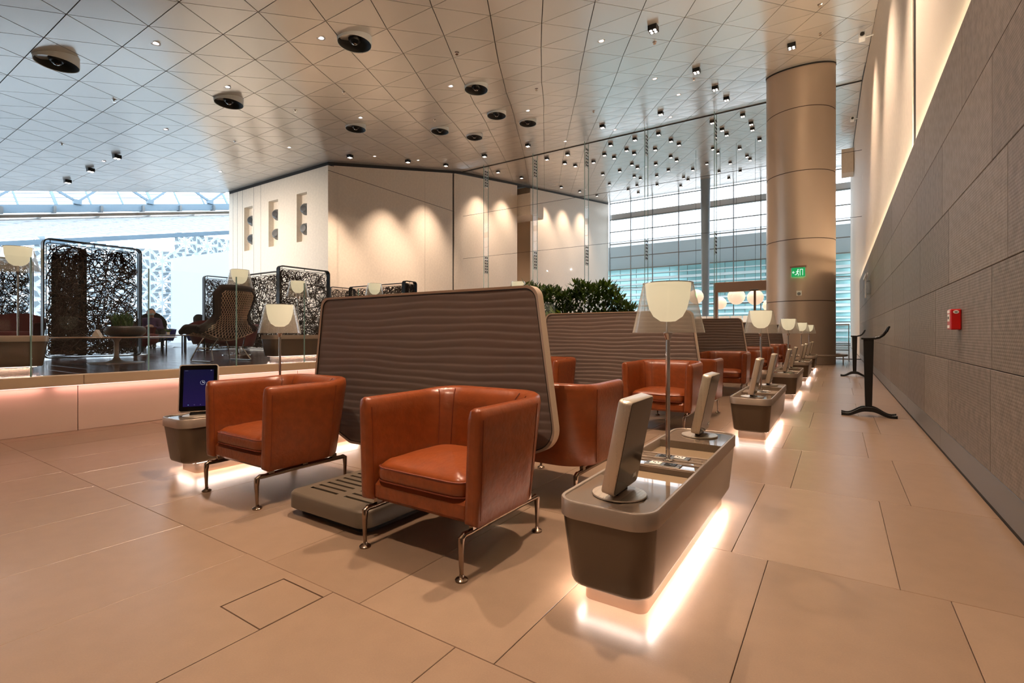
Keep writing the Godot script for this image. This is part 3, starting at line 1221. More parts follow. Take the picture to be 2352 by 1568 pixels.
func build_facade() -> void:
	# the curtain wall at the far end, and what stands outside it
	var z := -46.0
	var w := structure("window_2", "far curtain wall of clear glazing")
	var xs := [-18.7, -16.6, -14.5, -12.1, -9.8, -7.5, -5.4, -3.2, -1.1, 0.8]
	var ys := [0.1, 1.9, 3.6, 5.4, 7.2, 8.4, 9.7, 10.9, 12.1, 13.7]
	for i in xs.size() - 1:
		for j in ys.size() - 1:
			var b := MB.new()
			b.box(Vector3((xs[i] + xs[i + 1]) / 2, (ys[j] + ys[j + 1]) / 2, z), Vector3(xs[i + 1] - xs[i] - 0.02, ys[j + 1] - ys[j] - 0.02, 0.02))
			obj("glass_pane", b, M.glass, w)
	for x in xs:
		var b := MB.new()
		b.box(Vector3(x, 6.9, z + 0.06), Vector3(0.07, 13.8, 0.14))
		obj("mullion", b, M.steel, w)
	for y in ys:
		var b := MB.new()
		b.box(Vector3(-8.95, y, z + 0.05), Vector3(19.6, 0.075, 0.1))
		obj("transom", b, M.steel, w)
	var lv := MB.new()
	lv.box(Vector3(-8.95, 12.45, z - 0.5), Vector3(19.6, 0.5, 0.5))
	obj("louvre_band", lv, M.roof_outside, w)
	var col := structure("trim_far_column", "white round mast inside the far glazing")
	var cb := MB.new()
	cb.lathe([Vector2(0.22, 0.0), Vector2(0.30, 6.0), Vector2(0.36, 13.2)], 24, Vector3(-8.75, 0, -41.0))
	obj("shaft", cb, M.blue_steel, col)
	# building across the apron
	var t := thing("terminal_building", "long glazed terminal building with an overhanging roof seen through the far glazing", "building", Vector3(-8.0, 0, -72.0))
	var bd := MB.new()
	bd.box(Vector3(0, 5.4, -4.0), Vector3(60, 10.8, 6.0))
	obj("body", bd, M.roof_outside, t)
	for i in 24:
		for j in 7:
			var p := MB.new()
			p.box(Vector3(-28.75 + 2.5 * i, 0.8 + 1.55 * j, -0.92), Vector3(2.42, 1.45, 0.06))
			obj("window_pane", p, M.teal_glass, t)
	for j in 13:
		var s := MB.new()
		s.box(Vector3(0, 0.6 + 0.78 * j, -0.55), Vector3(60, 0.16 + 0.1 * (j % 3), 0.22))
		obj("sun_slat", s, M.teal_slat, t)
	var rf := MB.new()
	rf.prism(PackedVector2Array([Vector2(-12.0, 12.0), Vector2(1.5, 10.7), Vector2(3.0, 12.4), Vector2(-12.0, 12.7)]), -32, 32, Basis(Vector3.UP, PI / 2))
	obj("roof", rf, M.roof_outside, t)
	var gr := MB.new()
	gr.box(Vector3(-15, -0.35, -95), Vector3(140, 0.3, 97.6))
	var go := obj("apron_ground", gr, M.ground)
	go.set_meta("kind", "structure")

func build_atrium() -> void:
	# skylit court beyond the raised floor. Heights follow the slope of the hall: y = a - 0.215 z
	var a := structure("ceiling_atrium", "steel and glass roof of the court")
	var beam := MB.new()
	beam.bar(Vector3(-30.5, 5.14 - 1.776, 8.0), Vector3(-30.5, 5.14 + 6.66, -30.0), 0.25, 0.34)
	obj("ring_beam", beam, M.blue_steel, a)
	var b2 := MB.new()
	b2.bar(Vector3(-30.9, 4.86 - 1.776, 8.0), Vector3(-30.9, 4.86 + 6.66, -30.0), 0.12, 0.14)
	obj("lower_rail", b2, M.rim_metal, a)
	# clerestory between the ceiling edge and the ring beam
	for k in 26:
		var z := 4.0 - 1.3 * k
		var y := 5.30 - 0.222 * z
		var m := MB.new()
		m.bar(Vector3(-30.6, y, z), Vector3(-31.6, y + 1.7, z + 0.25), 0.06 if k % 3 else 0.13, 0.06)
		obj("glazing_bar", m, M.blue_steel, a)
	for k in 7:
		var m := MB.new()
		m.bar(Vector3(-30.8 - 0.11 * k, 5.50 + 0.21 * k - 1.776, 8.0), Vector3(-30.8 - 0.11 * k, 5.50 + 0.21 * k + 6.66, -30.0), 0.03, 0.03)
		obj("louvre_rail", m, M.blue_steel, a)
	for k in 8:
		var z := 0.6 - 3.0 * k
		var y := 5.42 - 0.222 * z
		var m := MB.new()
		m.bar(Vector3(-30.4, y, z), Vector3(-30.4, y + 0.95, z - 0.95), 0.13, 0.1)
		m.bar(Vector3(-30.4, y, z), Vector3(-30.4, y + 0.5, z + 0.95), 0.13, 0.1)
		m.box(Vector3(-30.4, y, z), Vector3(0.2, 0.22, 0.3))
		obj("strut_pair", m, M.blue_steel, a)
	for k in 12:
		var z := 1.2 - 1.75 * k
		var y := 5.05 - 0.222 * z
		var m := MB.new()
		m.prism(PackedVector2Array([Vector2(0, -0.17), Vector2(0, 0.17), Vector2(-1.4, 0.06), Vector2(-1.4, 0.0)]), -0.05, 0.05, Basis.IDENTITY, Vector3(-30.2, y, z))
		obj("roof_bracket", m, M.steel, a)
	# roof beyond the ring beam: white purlins under glass, rising gently to the lattice screen
	for k in 14:
		var f := k / 13.0
		var x := -31.2 - 9.0 * f
		var y := lerpf(4.72, 4.75, f)
		var m := MB.new()
		m.bar(Vector3(x, y - 1.776, 8.0), Vector3(x, y + 6.66, -30.0), 0.28, 0.06)
		obj("purlin", m, M.white_steel, a)
	for k in 16:
		var z := 6.0 - 2.2 * k
		var m := MB.new()
		m.bar(Vector3(-31.0, 4.85 - 0.222 * z, z), Vector3(-40.2, 4.88 - 0.222 * (z + 3.5), z + 3.5), 0.14, 0.16)
		obj("rafter", m, M.white_steel, a)
	var gl := MB.new()
	slab(gl, -40.4, -31.0, 8.0, 5.05 - 1.776, -30.0, 5.05 + 6.66, 0.03)
	obj("roof_glass", gl, M.glass, a)
	var hd := MB.new()
	hd.bar(Vector3(-40.0, 4.42 - 1.776, 8.0), Vector3(-40.0, 4.42 + 6.66, -30.0), 0.2, 0.3)
	obj("head_beam", hd, M.blue_steel, a)
	# lattice screen: star pattern of white bars with grey blades
	var l := structure("wall_lattice", "white star-patterned lattice screen of the court")
	var cell := MB.new()
	var blade := MB.new()
	var s := 1.5
	var ctr := Vector3(0, s / 2, s / 2)
	var rim := []
	for k in 8:
		var t := k / 8.0 * 4.0
		var q := Vector3.ZERO
		if t < 1: q = Vector3(0, 0, t * s)
		elif t < 2: q = Vector3(0, (t - 1) * s, s)
		elif t < 3: q = Vector3(0, s, s - (t - 2) * s)
		else: q = Vector3(0, s - (t - 3) * s, 0)
		rim.append(q)
	for k in 8:
		cell.bar(ctr, rim[k], 0.09, 0.05, Vector3.RIGHT)
		var mid: Vector3 = (rim[k] + rim[(k + 1) % 8]) / 2
		var q0: Vector3 = rim[k].lerp(ctr, 0.5)
		var q1: Vector3 = rim[(k + 1) % 8].lerp(ctr, 0.12)
		cell.bar(q0, q1, 0.07, 0.05, Vector3.RIGHT)
		# a tilted blade in one half of every sector
		var c0: Vector3 = rim[k].lerp(ctr, 0.10).lerp(mid, 0.06)
		var c1: Vector3 = mid.lerp(ctr, 0.05).lerp(rim[(k + 1) % 8], 0.35)
		var c2: Vector3 = mid.lerp(ctr, 0.62).lerp(rim[(k + 1) % 8], 0.1)
		var c3: Vector3 = rim[k].lerp(ctr, 0.60).lerp(mid, 0.06)
		var th := Vector3(-0.03, 0, 0)
		blade.quad(c0, c1, c2, c3, Vector3.RIGHT)
		blade.quad(c0 + th, c1 + th, c2 + th, c3 + th, Vector3.LEFT)
		blade.quad(c0, c1, c1 + th, c0 + th, c0 - ctr)
		blade.quad(c2, c3, c3 + th, c2 + th, ctr - c0)
	cell.bar(rim[0], rim[2], 0.09, 0.05, Vector3.RIGHT)
	cell.bar(rim[0], rim[6], 0.09, 0.05, Vector3.RIGHT)
	var cm := cell.mesh()
	var bm := blade.mesh()
	for i in 20:
		for j in 8:
			var z := -25.5 + s * i
			var y := -0.6 + s * j
			if y + s > 4.3 - 0.222 * z + 0.4:
				continue
			var c := inst("lattice_cell", cm, M.lattice, l, Vector3(-40, y, z))
			inst("blade", bm, M.lattice_blade, c)
	# white partition in front of the lattice
	var wp := structure("wall_court", "plain white wall panel before the lattice")
	var pb := MB.new()
	pb.prism(PackedVector2Array([Vector2(16.0, 0), Vector2(27.0, 0), Vector2(27.0, 9.2), Vector2(16.0, 6.3)]), 0, 0.25, Basis(Vector3.UP, PI / 2), Vector3(-39.3, 0, 0))
	obj("panel", pb, M.white_panel, wp)
	var cf := MB.new()
	cf.box(Vector3(-34.0, 0.28, -9.0), Vector3(13.4, 0.08, 34.0))
	cf.box(Vector3(-27.5, 0.36, -5.0), Vector3(1.0, 0.4, 24.0))
	var co := obj("floor_court", cf, M.white_panel)
	co.set_meta("kind", "structure")
	var end := structure("wall_court_end", "white end walls of the court")
	var eb := MB.new()
	eb.box(Vector3(-34, 5.5, -27.5), Vector3(13.5, 11.0, 0.3))
	eb.box(Vector3(-34, 2.0, 8.2), Vector3(13.5, 4.0, 0.3))
	obj("end_wall", eb, M.white_panel, end)


# ---------------------------------------------------------------- armchairs
func shell_path(t: float, lean: float, grow: float) -> Array:
	# plan of the U-shaped shell, t from 0 (front of one arm) to 1 (front of the other): [point, outward normal, share of back]
	var hw := 0.315 + grow
	var zf := 0.262
	var zb := -0.255 - lean
	var r := 0.17
	var straight := zf - (zb + r)
	var arc := PI / 2 * r
	var back := 2 * (hw - r)
	var total := 2 * straight + 2 * arc + back
	var s := t * total
	var p: Vector2
	var n: Vector2
	if s <= straight:
		p = Vector2(-hw, zf - s); n = Vector2(-1, 0)
	elif s <= straight + arc:
		var a := (s - straight) / r
		n = Vector2(-cos(a), -sin(a)); p = Vector2(-hw + r, zb + r) + n * r
	elif s <= straight + arc + back:
		p = Vector2(-hw + r + (s - straight - arc), zb); n = Vector2(0, -1)
	elif s <= straight + 2 * arc + back:
		var a := (s - straight - arc - back) / r
		n = Vector2(sin(a), -cos(a)); p = Vector2(hw - r, zb + r) + n * r
	else:
		p = Vector2(hw, zb + r + (s - straight - 2 * arc - back)); n = Vector2(1, 0)
	var share := clampf((absf(s - total / 2) - back / 2 - arc * 0.2) / (arc * 0.9 + 0.05), 0, 1)
	return [p, n, 1.0 - share * share * (3 - 2 * share)]

func shell_point(t: float, u: float, y: float) -> Vector3:
	# u: -1 inner face .. 1 outer face
	var k := (y - 0.215) / 0.48
	var q := shell_path(t, 0.075 * k, 0.018 * k)
	var off := 0.036 * u
	if u < 0:
		off -= 0.05 * q[2] * (-u) * (0.75 + 0.25 * sin(PI * clampf((y - 0.3) / 0.4, 0, 1)))
	return Vector3(q[0].x + q[1].x * off, y + 0.012 * q[2] * k, q[0].y + q[1].y * off)

func make_chair(label: String) -> Node3D:
	var t := thing("leather_armchair", label, "armchair", Vector3.ZERO, 0, "tan leather armchairs of the lounge")
	# the shell: arms and back in one piece
	var b := MB.new()
	var rows := []
	var section := []
	for e in [[-1.0, 0.215], [-1.0, 0.30], [-1.0, 0.40], [-1.0, 0.50], [-1.0, 0.60], [-0.97, 0.655], [-0.72, 0.684], [-0.25, 0.695], [0.25, 0.695], [0.72, 0.686], [0.97, 0.658], [1.0, 0.60], [1.0, 0.45], [1.0, 0.30], [0.97, 0.225], [0.86, 0.212], [0.0, 0.212]]:
		section.append(e)
	var ts := []
	for i in 61:
		ts.append(i / 60.0)
	for i in ts.size():
		var ring := PackedVector3Array()
		for e in section:
			ring.append(shell_point(ts[i], e[0], e[1]))
		rows.append(ring)
	# rounded ends of the arms
	for side in 2:
		var base: PackedVector3Array = rows[0] if side == 0 else rows[-1]
		var cen := Vector3.ZERO
		for p in base:
			cen += p
		cen /= base.size()
		var extra := []
		for st in [[0.010, 0.004], [0.016, 0.012], [0.018, 0.024]]:
			var ring := PackedVector3Array()
			for p in base:
				var d := Vector3(signf(p.x - cen.x) * minf(absf(p.x - cen.x), st[1]), 0, 0)
				var dy := 0.0
				if p.y > 0.64:
					dy = st[1]
				elif p.y < 0.23:
					dy = -st[1]
				ring.append(p - d - Vector3(0, dy, 0) + Vector3(0, 0, st[0]))
			extra.append(ring)
		if side == 0:
			extra.reverse()
			rows = extra + rows
		else:
			rows = rows + extra
	b.grid(rows, true)
	b.cap(rows[0], Vector3(0, 0, 1))
	b.cap(rows[-1], Vector3(0, 0, 1))
	var shell := obj("shell", b, M.leather, t)
	for s in [0.285, 0.36, 0.64, 0.715]:
		var sm := MB.new()
		var pts := []
		for i in 16:
			pts.append(shell_point(s, -1.03, 0.40 + 0.26 * i / 15.0) + Vector3(0, 0, 0))
		pts.append(shell_point(s, -0.75, 0.687))
		sm.tube(pts, 0.0022, 5)
		obj("seam", sm, M.stitch, shell)
	for s in [0.255, 0.745]:
		var sm := MB.new()
		var pts := []
		for i in 14:
			pts.append(shell_point(s, 1.02, 0.225 + 0.44 * i / 13.0))
		sm.tube(pts, 0.0018, 5)
		obj("seam", sm, M.stitch, shell)
	for s in [0.004, 0.996]:
		for u in [-1.02, 1.02]:
			var sm := MB.new()
			var pts := []
			for i in 12:
				pts.append(shell_point(s, u, 0.24 + 0.41 * i / 11.0))
			sm.tube(pts, 0.0016, 5)
			obj("seam", sm, M.stitch, shell)
	# seat base
	var sb := MB.new()
	sb.cbox(Vector3(0, 0.257, 0.008), Vector3(0.575, 0.095, 0.50), 0.02)
	obj("seat_base", sb, M.leather, t)
	# cushion: a soft rounded slab with a crown
	var cu := MB.new()
	var crow := []
	for i in 25:
		var th := -PI / 2 + PI * i / 24.0
		var ring := PackedVector3Array()
		for j in 48:
			var ph := TAU * j / 48.0
			var cx := signf(cos(ph)) * pow(absf(cos(ph)), 0.22)
			var cz := signf(sin(ph)) * pow(absf(sin(ph)), 0.22)
			var rr2 := pow(maxf(cos(th), 0.0), 0.28)
			var hy := signf(sin(th)) * pow(absf(sin(th)), 0.62)
			var x := 0.272 * cx * rr2
			var z := 0.02 + 0.25 * cz * rr2
			var crown := 0.03 * (1 - pow(x / 0.272, 2)) * (1 - pow((z - 0.02) / 0.25, 2)) if hy > 0 else 0.0
			var crease := 0.004 * sin(x * 46.0 + 3.0 * sin(z * 17.0)) * clampf((z - 0.08) / 0.14, 0, 1) if hy > 0.2 else 0.0
			ring.append(Vector3(x, 0.346 + 0.057 * hy + crown + crease, z))
		crow.append(ring)
	cu.grid(crow, true)
	var cushion := obj("seat_cushion", cu, M.leather, t)
	for yy in [0.374, 0.312]:
		var we := MB.new()
		var wp := []
		for j in 60:
			var ph := TAU * j / 60.0
			wp.append(Vector3(0.269 * signf(cos(ph)) * pow(absf(cos(ph)), 0.22), yy, 0.02 + 0.2475 * signf(sin(ph)) * pow(absf(sin(ph)), 0.22)))
		we.tube(wp, 0.0035, 5, true)
		obj("welt", we, M.stitch, cushion)
	# cast side frames and legs
	for s in [-1, 1]:
		var x: float = 0.29 * s
		var ra := MB.new()
		ra.tube([Vector3(x, 0.176, 0.285), Vector3(x, 0.178, 0.25), Vector3(x, 0.182, 0.1), Vector3(x, 0.182, -0.1), Vector3(x, 0.179, -0.26), Vector3(x, 0.176, -0.292)], [0.011, 0.014, 0.015, 0.015, 0.014, 0.011], 8)
		for z in [0.22, 0.0, -0.21]:
			ra.box(Vector3(x, 0.2, z), Vector3(0.022, 0.03, 0.035))
		obj("side_rail", ra, M.bronze, t)
		for z in [0.3, -0.3]:
			var sg := signf(z)
			var lg := MB.new()
			lg.tube([Vector3(x, 0.178, z - 0.045 * sg), Vector3(x, 0.180, z - 0.015 * sg), Vector3(x, 0.172, z), Vector3(x, 0.13, z + 0.003 * sg), Vector3(x, 0.06, z + 0.002 * sg), Vector3(x, 0.018, z)], [0.013, 0.0145, 0.0155, 0.0125, 0.0095, 0.008], 10)
			var leg := obj("leg", lg, M.bronze, t)
			var ft := MB.new()
			ft.lathe([Vector2(0.026, 0.0), Vector2(0.027, 0.007), Vector2(0.022, 0.012), Vector2(0.011, 0.017), Vector2(0.009, 0.026), Vector2(0.001, 0.027)], 18, Vector3(x, 0, z))
			obj("glide", ft, M.bronze, leg)
	return t


# ---------------------------------------------------------------- partition between two rows of armchairs
func partition_outline(grow: float) -> PackedVector2Array:
	return rounded([[0.93 + grow, 1.255 + grow, 0.075], [-0.93 - grow, 1.255 + grow, 0.075], [-1.055 - grow, 0.40 - grow * 0.5, 0.13], [-0.62, 0.225 - grow, 0.10], [0.62, 0.225 - grow, 0.10], [1.055 + grow, 0.40 - grow * 0.5, 0.13]], 8)

func make_partition(label: String) -> Node3D:
	var t := thing("seating_partition", label, "partition", Vector3.ZERO, 0, "ribbed partitions between the armchairs")
	var outl := partition_outline(0.0)
	var outer := partition_outline(0.014)
	# ribbed upholstery on both faces: wavy horizontal ridges
	for side in [1.0, -1.0]:
		var b := MB.new()
		var rows := []
		var nv := 196
		for i in nv + 1:
			var y := lerpf(0.228, 1.252, i / float(nv))
			var hit := []
			for k in outl.size():
				var p := outl[k]
				var q := outl[(k + 1) % outl.size()]
				if (p.y - y) * (q.y - y) <= 0.0 and absf(p.y - q.y) > 1e-6:
					hit.append(p.x + (q.x - p.x) * (y - p.y) / (q.y - p.y))
			var lo: float = hit.min()
			var hi: float = hit.max()
			var ring := PackedVector3Array()
			for j in 53:
				var x := lerpf(lo, hi, j / 52.0)
				var w := y + 0.007 * sin(x * 4.3 + y * 9.0) + 0.0035 * sin(x * 9.0 - y * 14.0 + 1.3)
				var ph := fposmod(w / 0.048, 1.0)
				var ridge := 1.0 - pow(1.0 - ph / 0.78, 2.0) * 1.0 if ph < 0.78 else 1.0 - (ph - 0.78) / 0.22
				ridge = clampf(ridge, 0.0, 1.0)
				var fade := minf(1.0, minf(hi - x, x - lo) / 0.02)
				ring.append(Vector3(x, y, side * (0.018 + 0.0055 * ridge * fade)))
			rows.append(ring)
		b.grid(rows, false, Vector3(0, 0, side))
		obj("ribbed_panel", b, M.ribbed, t)
	# metal band round the edge
	var f := MB.new()
	var rings := []
	for e in [[outl, -0.026], [outer, -0.03], [outer, 0.03], [outl, 0.026]]:
		var ring := PackedVector3Array()
		for p in e[0]:
			ring.append(Vector3(p.x, p.y, e[1]))
		rings.append(ring)
	f.grid(rings, true)
	rings.clear()
	for e in [[outl, -0.026], [MB.shrink(outl, 0.006), -0.014], [MB.shrink(outl, 0.006), 0.014], [outl, 0.026]]:
		var ring := PackedVector3Array()
		for p in e[0]:
			ring.append(Vector3(p.x, p.y, e[1]))
		rings.append(ring)
	f.grid(rings, true)
	obj("edge_band", f, M.frame_band, t)
	var g := MB.new()
	var gp := []
	for s in [-1.0, 1.0]:
		var ring := []
		for p in MB.shrink(outl, 0.003):
			ring.append(Vector3(p.x, p.y, 0.0225 * s))
		g.tube(ring, 0.004, 5, true)
	obj("piping", g, M.shadow_gap, t)
	for x in [-0.22, 0.22]:
		var p := MB.new()
		p.cbox(Vector3(x, 0.175, 0), Vector3(0.09, 0.11, 0.04), 0.005)
		obj("post", p, M.vent, t)
	return t

func make_vent(label: String) -> Node3D:
	var t := thing("floor_vent", label, "floor vent", Vector3.ZERO, 0, "slotted floor vents under the partitions")
	var b := MB.new()
	var poly := rr(0.655, 1.52, 0.075, 7)
	var slots := []
	for k in 9:
		for s in [-1.0, 1.0]:
			for h in [-1.0, 1.0]:
				slots.append(Rect2(0.145 * h - 0.115, s * (0.20 + 0.055 * k) - 0.0095, 0.23, 0.019))
	# the slotted top: plate between the slots
	var y1 := 0.125
	var rows := []
	for e in [[MB.shrink(poly, 0.012), 0.034], [poly, 0.042], [poly, y1 - 0.012], [MB.shrink(poly, 0.008), y1 - 0.003], [MB.shrink(poly, 0.016), y1]]:
		rows.append(ring3(e[0], e[1]))
	b.grid(rows, true)
	b.cap(rows[0], Vector3.DOWN)
	var top := MB.shrink(poly, 0.016)
	var polys := [top]
	# cut the plate into strips so that the slots stay open
	var cuts := [-0.75, 0.75]
	for k in 9:
		for s in [-1.0, 1.0]:
			cuts.append(s * (0.20 + 0.055 * k) - 0.0095)
			cuts.append(s * (0.20 + 0.055 * k) + 0.0095)
	cuts.sort()
	for i in cuts.size() - 1:
		var z0: float = cuts[i]
		var z1: float = cuts[i + 1]
		var is_slot := absf((z1 - z0) - 0.019) < 0.001
		var spans := [[-0.4, -0.26], [-0.03, 0.03], [0.26, 0.4]] if is_slot else [[-0.4, 0.4]]
		for sp in spans:
			for q in Geometry2D.intersect_polygons(top, PackedVector2Array([Vector2(sp[0], z0), Vector2(sp[1], z0), Vector2(sp[1], z1), Vector2(sp[0], z1)])):
				b.cap(ring3(q, y1), Vector3.UP)
		if is_slot:
			for h in [-1.0, 1.0]:
				var cx: float = 0.145 * h
				var zc := (z0 + z1) / 2
				for e in [z0, z1]:
					b.quad(Vector3(cx - 0.115, y1, e), Vector3(cx + 0.115, y1, e), Vector3(cx + 0.115, y1 - 0.03, e), Vector3(cx - 0.115, y1 - 0.03, e), Vector3(0, 0, zc - e))
	obj("cover", b, M.vent, t)
	var d := MB.new()
	d.box(Vector3(0, y1 - 0.032, 0), Vector3(0.56, 0.004, 1.42))
	obj("slot_bed", d, M.vent_dark, t)
	var f := MB.new()
	f.prism(rr(0.56, 1.42, 0.05), -0.036, 0.0, Basis(Vector3.RIGHT, PI / 2))
	obj("foot", f, M.vent_dark, t)
	return t


# ---------------------------------------------------------------- consoles with lamps and screens
func make_console(label: String, length: float, group: String, led_energy: float) -> Node3D:
	var t := thing("side_console", label, "console", Vector3.ZERO, 0, group)
	var W := 0.365
	var yb := 0.082
	var yt := 0.334
	var b := MB.new()
	var rows := []
	for e in [[0.058, yb, 0.075], [0.05, yb + 0.004, 0.078], [0.044, yb + 0.016, 0.08], [0.010, yt, 0.085]]:
		rows.append(ring3(rr(W - 2 * e[0] * 0.62, length - 2 * e[0] * 0.9, e[2], 8), e[1]))
	b.grid(rows, true)
	b.cap(rows[0], Vector3.DOWN)
	var body := obj("body", b, M.console_body, t)
	var gp := MB.new()
	gp.grid([ring3(rr(W - 0.026, length - 0.026, 0.08, 8), yt - 0.004), ring3(rr(W - 0.026, length - 0.026, 0.08, 8), yt + 0.006)], true)
	obj("shadow_gap", gp, M.shadow_gap, body)
	# rim
	var r := MB.new()
	var ro := rr(W, length, 0.09, 8)
	var ri := rr(W - 0.03, length - 0.03, 0.075, 8)
	rows.clear()
	for e in [[ro, yt + 0.004], [ro, 0.395], [MB.shrink(ro, 0.003), 0.399], [MB.shrink(ri, -0.003), 0.399], [ri, 0.396], [ri, 0.345], [ri, yt + 0.004], [ro, yt + 0.004]]:
		rows.append(ring3(e[0], e[1]))
	r.grid(rows, true, Vector3.ZERO)
	obj("rim", r, M.rim_metal, t)
	var fl := MB.new()
	fl.cap(ring3(ri, 0.352), Vector3.UP)
	obj("tray_floor", fl, M.tray, t)
	# decks at both ends, bridge in the middle
	var L := length / 2
	var iw := W - 0.032
	for s in [-1.0, 1.0]:
		var d := MB.new()
		var zi := L - 0.40 * length / 1.66
		var poly := Geometry2D.intersect_polygons(ri, PackedVector2Array([Vector2(-1, s * zi), Vector2(1, s * zi), Vector2(1, s * 3), Vector2(-1, s * 3)]))[0]
		d.cap(ring3(poly, 0.3925), Vector3.UP)
		d.quad(Vector3(-iw / 2, 0.3925, s * zi), Vector3(iw / 2, 0.3925, s * zi), Vector3(iw / 2, 0.352, s * zi), Vector3(-iw / 2, 0.352, s * zi), Vector3(0, 0, -s))
		obj("end_deck", d, M.deck, t)
	var br := MB.new()
	br.cbox(Vector3(0, 0.365, 0), Vector3(iw, 0.03, 0.27), 0.003)
	var bridge := obj("bridge", br, M.deck, t)
	for z in [-0.128, -0.03, 0.03, 0.128]:
		var q := MB.new()
		q.cbox(Vector3(0, 0.382, z), Vector3(iw, 0.006, 0.005), 0.001)
		obj("rail", q, M.rim_metal, bridge)
	for s in [-1.0, 1.0]:
		var q := MB.new()
		q.cbox(Vector3(0, 0.382, 0.079 * s), Vector3(0.165, 0.006, 0.062), 0.002)
		obj("socket_plate", q, M.socket_plate, bridge)
		for x in [-0.035, 0.035]:
			var so := MB.new()
			so.cbox(Vector3(x, 0.386, 0.079 * s), Vector3(0.052, 0.005, 0.045), 0.001)
			obj("socket", so, M.socket_white if x * s < 0.0 else M.black, bridge)
			var ho := MB.new()
			for h in [-0.011, 0.0, 0.011]:
				ho.box(Vector3(x + h, 0.389, 0.079 * s + (0.007 if h == 0.0 else -0.006)), Vector3(0.005, 0.002, 0.009))
			obj("socket_holes", ho, M.black if x * s < 0.0 else M.socket_plate, bridge)
		for x in [-0.074, 0.074]:
			var sc := MB.new()
			sc.lathe([Vector2(0.004, 0.384), Vector2(0.004, 0.387), Vector2(0.001, 0.3875)], 8, Vector3(x, 0, 0.079 * s))
			obj("screw", sc, M.chrome, bridge)
	# plinth and light strip
	var p := MB.new()
	var pl := rr(W - 0.125, length - 0.25, 0.035, 6)
	p.grid([ring3(pl, 0.0), ring3(pl, yb + 0.004)], true)
	obj("plinth", p, M.plinth, t)
	var ld := MB.new()
	var lw := W - 0.118
	var ll := length - 0.235
	for s in [-1.0, 1.0]:
		ld.box(Vector3(s * (lw / 2 + 0.012), yb - 0.003, 0), Vector3(0.012, 0.005, ll))
		ld.box(Vector3(0, yb - 0.003, s * (ll / 2 + 0.012)), Vector3(lw, 0.005, 0.012))
	var led := obj("light_strip", ld, M.led_warm, t)
	var lc := Color(1.0, 0.905, 0.85)
	for s in [-1.0, 1.0]:
		area("strip_glow", Vector3(s * (lw / 2 + 0.012), yb - 0.008, 0), Vector3(s * 0.25, -1, 0), Vector3(0, 0, 1), ll, 0.012, led_energy, lc, t)
		area("strip_glow", Vector3(0, yb - 0.008, s * (ll / 2 + 0.012)), Vector3(0, -1, s * 0.25), Vector3(1, 0, 0), lw, 0.012, led_energy * lw / ll * 0.55, lc, t)
	return t

func make_lamp(label: String, scale: float, stem: float, group: String, energy: float) -> Node3D:
	# clear cone over a glowing bowl; stem: height of the rim of the shade
	var t := thing("table_lamp" if scale < 1.2 else "floor_lamp", label, "lamp", Vector3.ZERO, 0, group)
	var k := scale
	var y0 := stem
	var y1 := stem + 0.243 * k
	var s := MB.new()
	var rows := []
	for e in [[0.168, y0], [0.1665, y0 + 0.006], [0.141, lerpf(y0, y1, 0.5)], [0.116, y1 - 0.006]]:
		var ring := PackedVector3Array()
		for j in 72:
			var a := TAU * j / 72
			var q: float = e[0] * k + (0.0012 * k if j % 2 == 0 else 0.0)
			ring.append(Vector3(cos(a) * q, e[1], sin(a) * q))
		rows.append(ring)
	s.grid(rows, true)
	obj("shade", s, M.shade_clear, t)
	var rm := MB.new()
	var rp := []
	for j in 48:
		rp.append(Vector3(cos(TAU * j / 48) * 0.116 * k, y1 - 0.004, sin(TAU * j / 48) * 0.116 * k))
	rm.tube(rp, 0.003 * k, 5, true)
	obj("shade_ring", rm, M.chrome, t)
	var d := MB.new()
	d.lathe([Vector2(0.001, y0 + 0.052 * k), Vector2(0.035 * k, y0 + 0.055 * k), Vector2(0.068 * k, y0 + 0.078 * k), Vector2(0.088 * k, y0 + 0.115 * k), Vector2(0.101 * k, y0 + 0.17 * k), Vector2(0.107 * k, y1 - 0.005), Vector2(0.1 * k, y1 - 0.003), Vector2(0.001, y1 - 0.003)], 40)
	obj("diffuser", d, M.lamp_diffuser, t)
	var p := MB.new()
	p.tube([Vector3(0, 0.006, 0), Vector3(0, y0 - 0.03 * k, 0)], 0.0105 * minf(k, 1.3), 14)
	obj("stem", p, M.chrome, t)
	var c := MB.new()
	c.lathe([Vector2(0.0115 * k, y0 - 0.035 * k), Vector2(0.022 * k, y0 - 0.005 * k), Vector2(0.022 * k, y0), Vector2(0.01 * k, y0 + 0.004), Vector2(0.01 * k, y0 + 0.055 * k)], 18)
	obj("collar", c, M.chrome, t)
	var f := MB.new()
	f.lathe([Vector2(0.024 if k < 1.2 else 0.16, 0.0), Vector2(0.024 if k < 1.2 else 0.16, 0.006), Vector2(0.013, 0.011), Vector2(0.0105, 0.02)], 24)
	obj("foot", f, M.chrome, t)
	omni("lamp_glow", Vector3(0, y0 + 0.15 * k, 0), energy, Color(1.0, 0.89, 0.70), 0.07 * k, t)
	return t

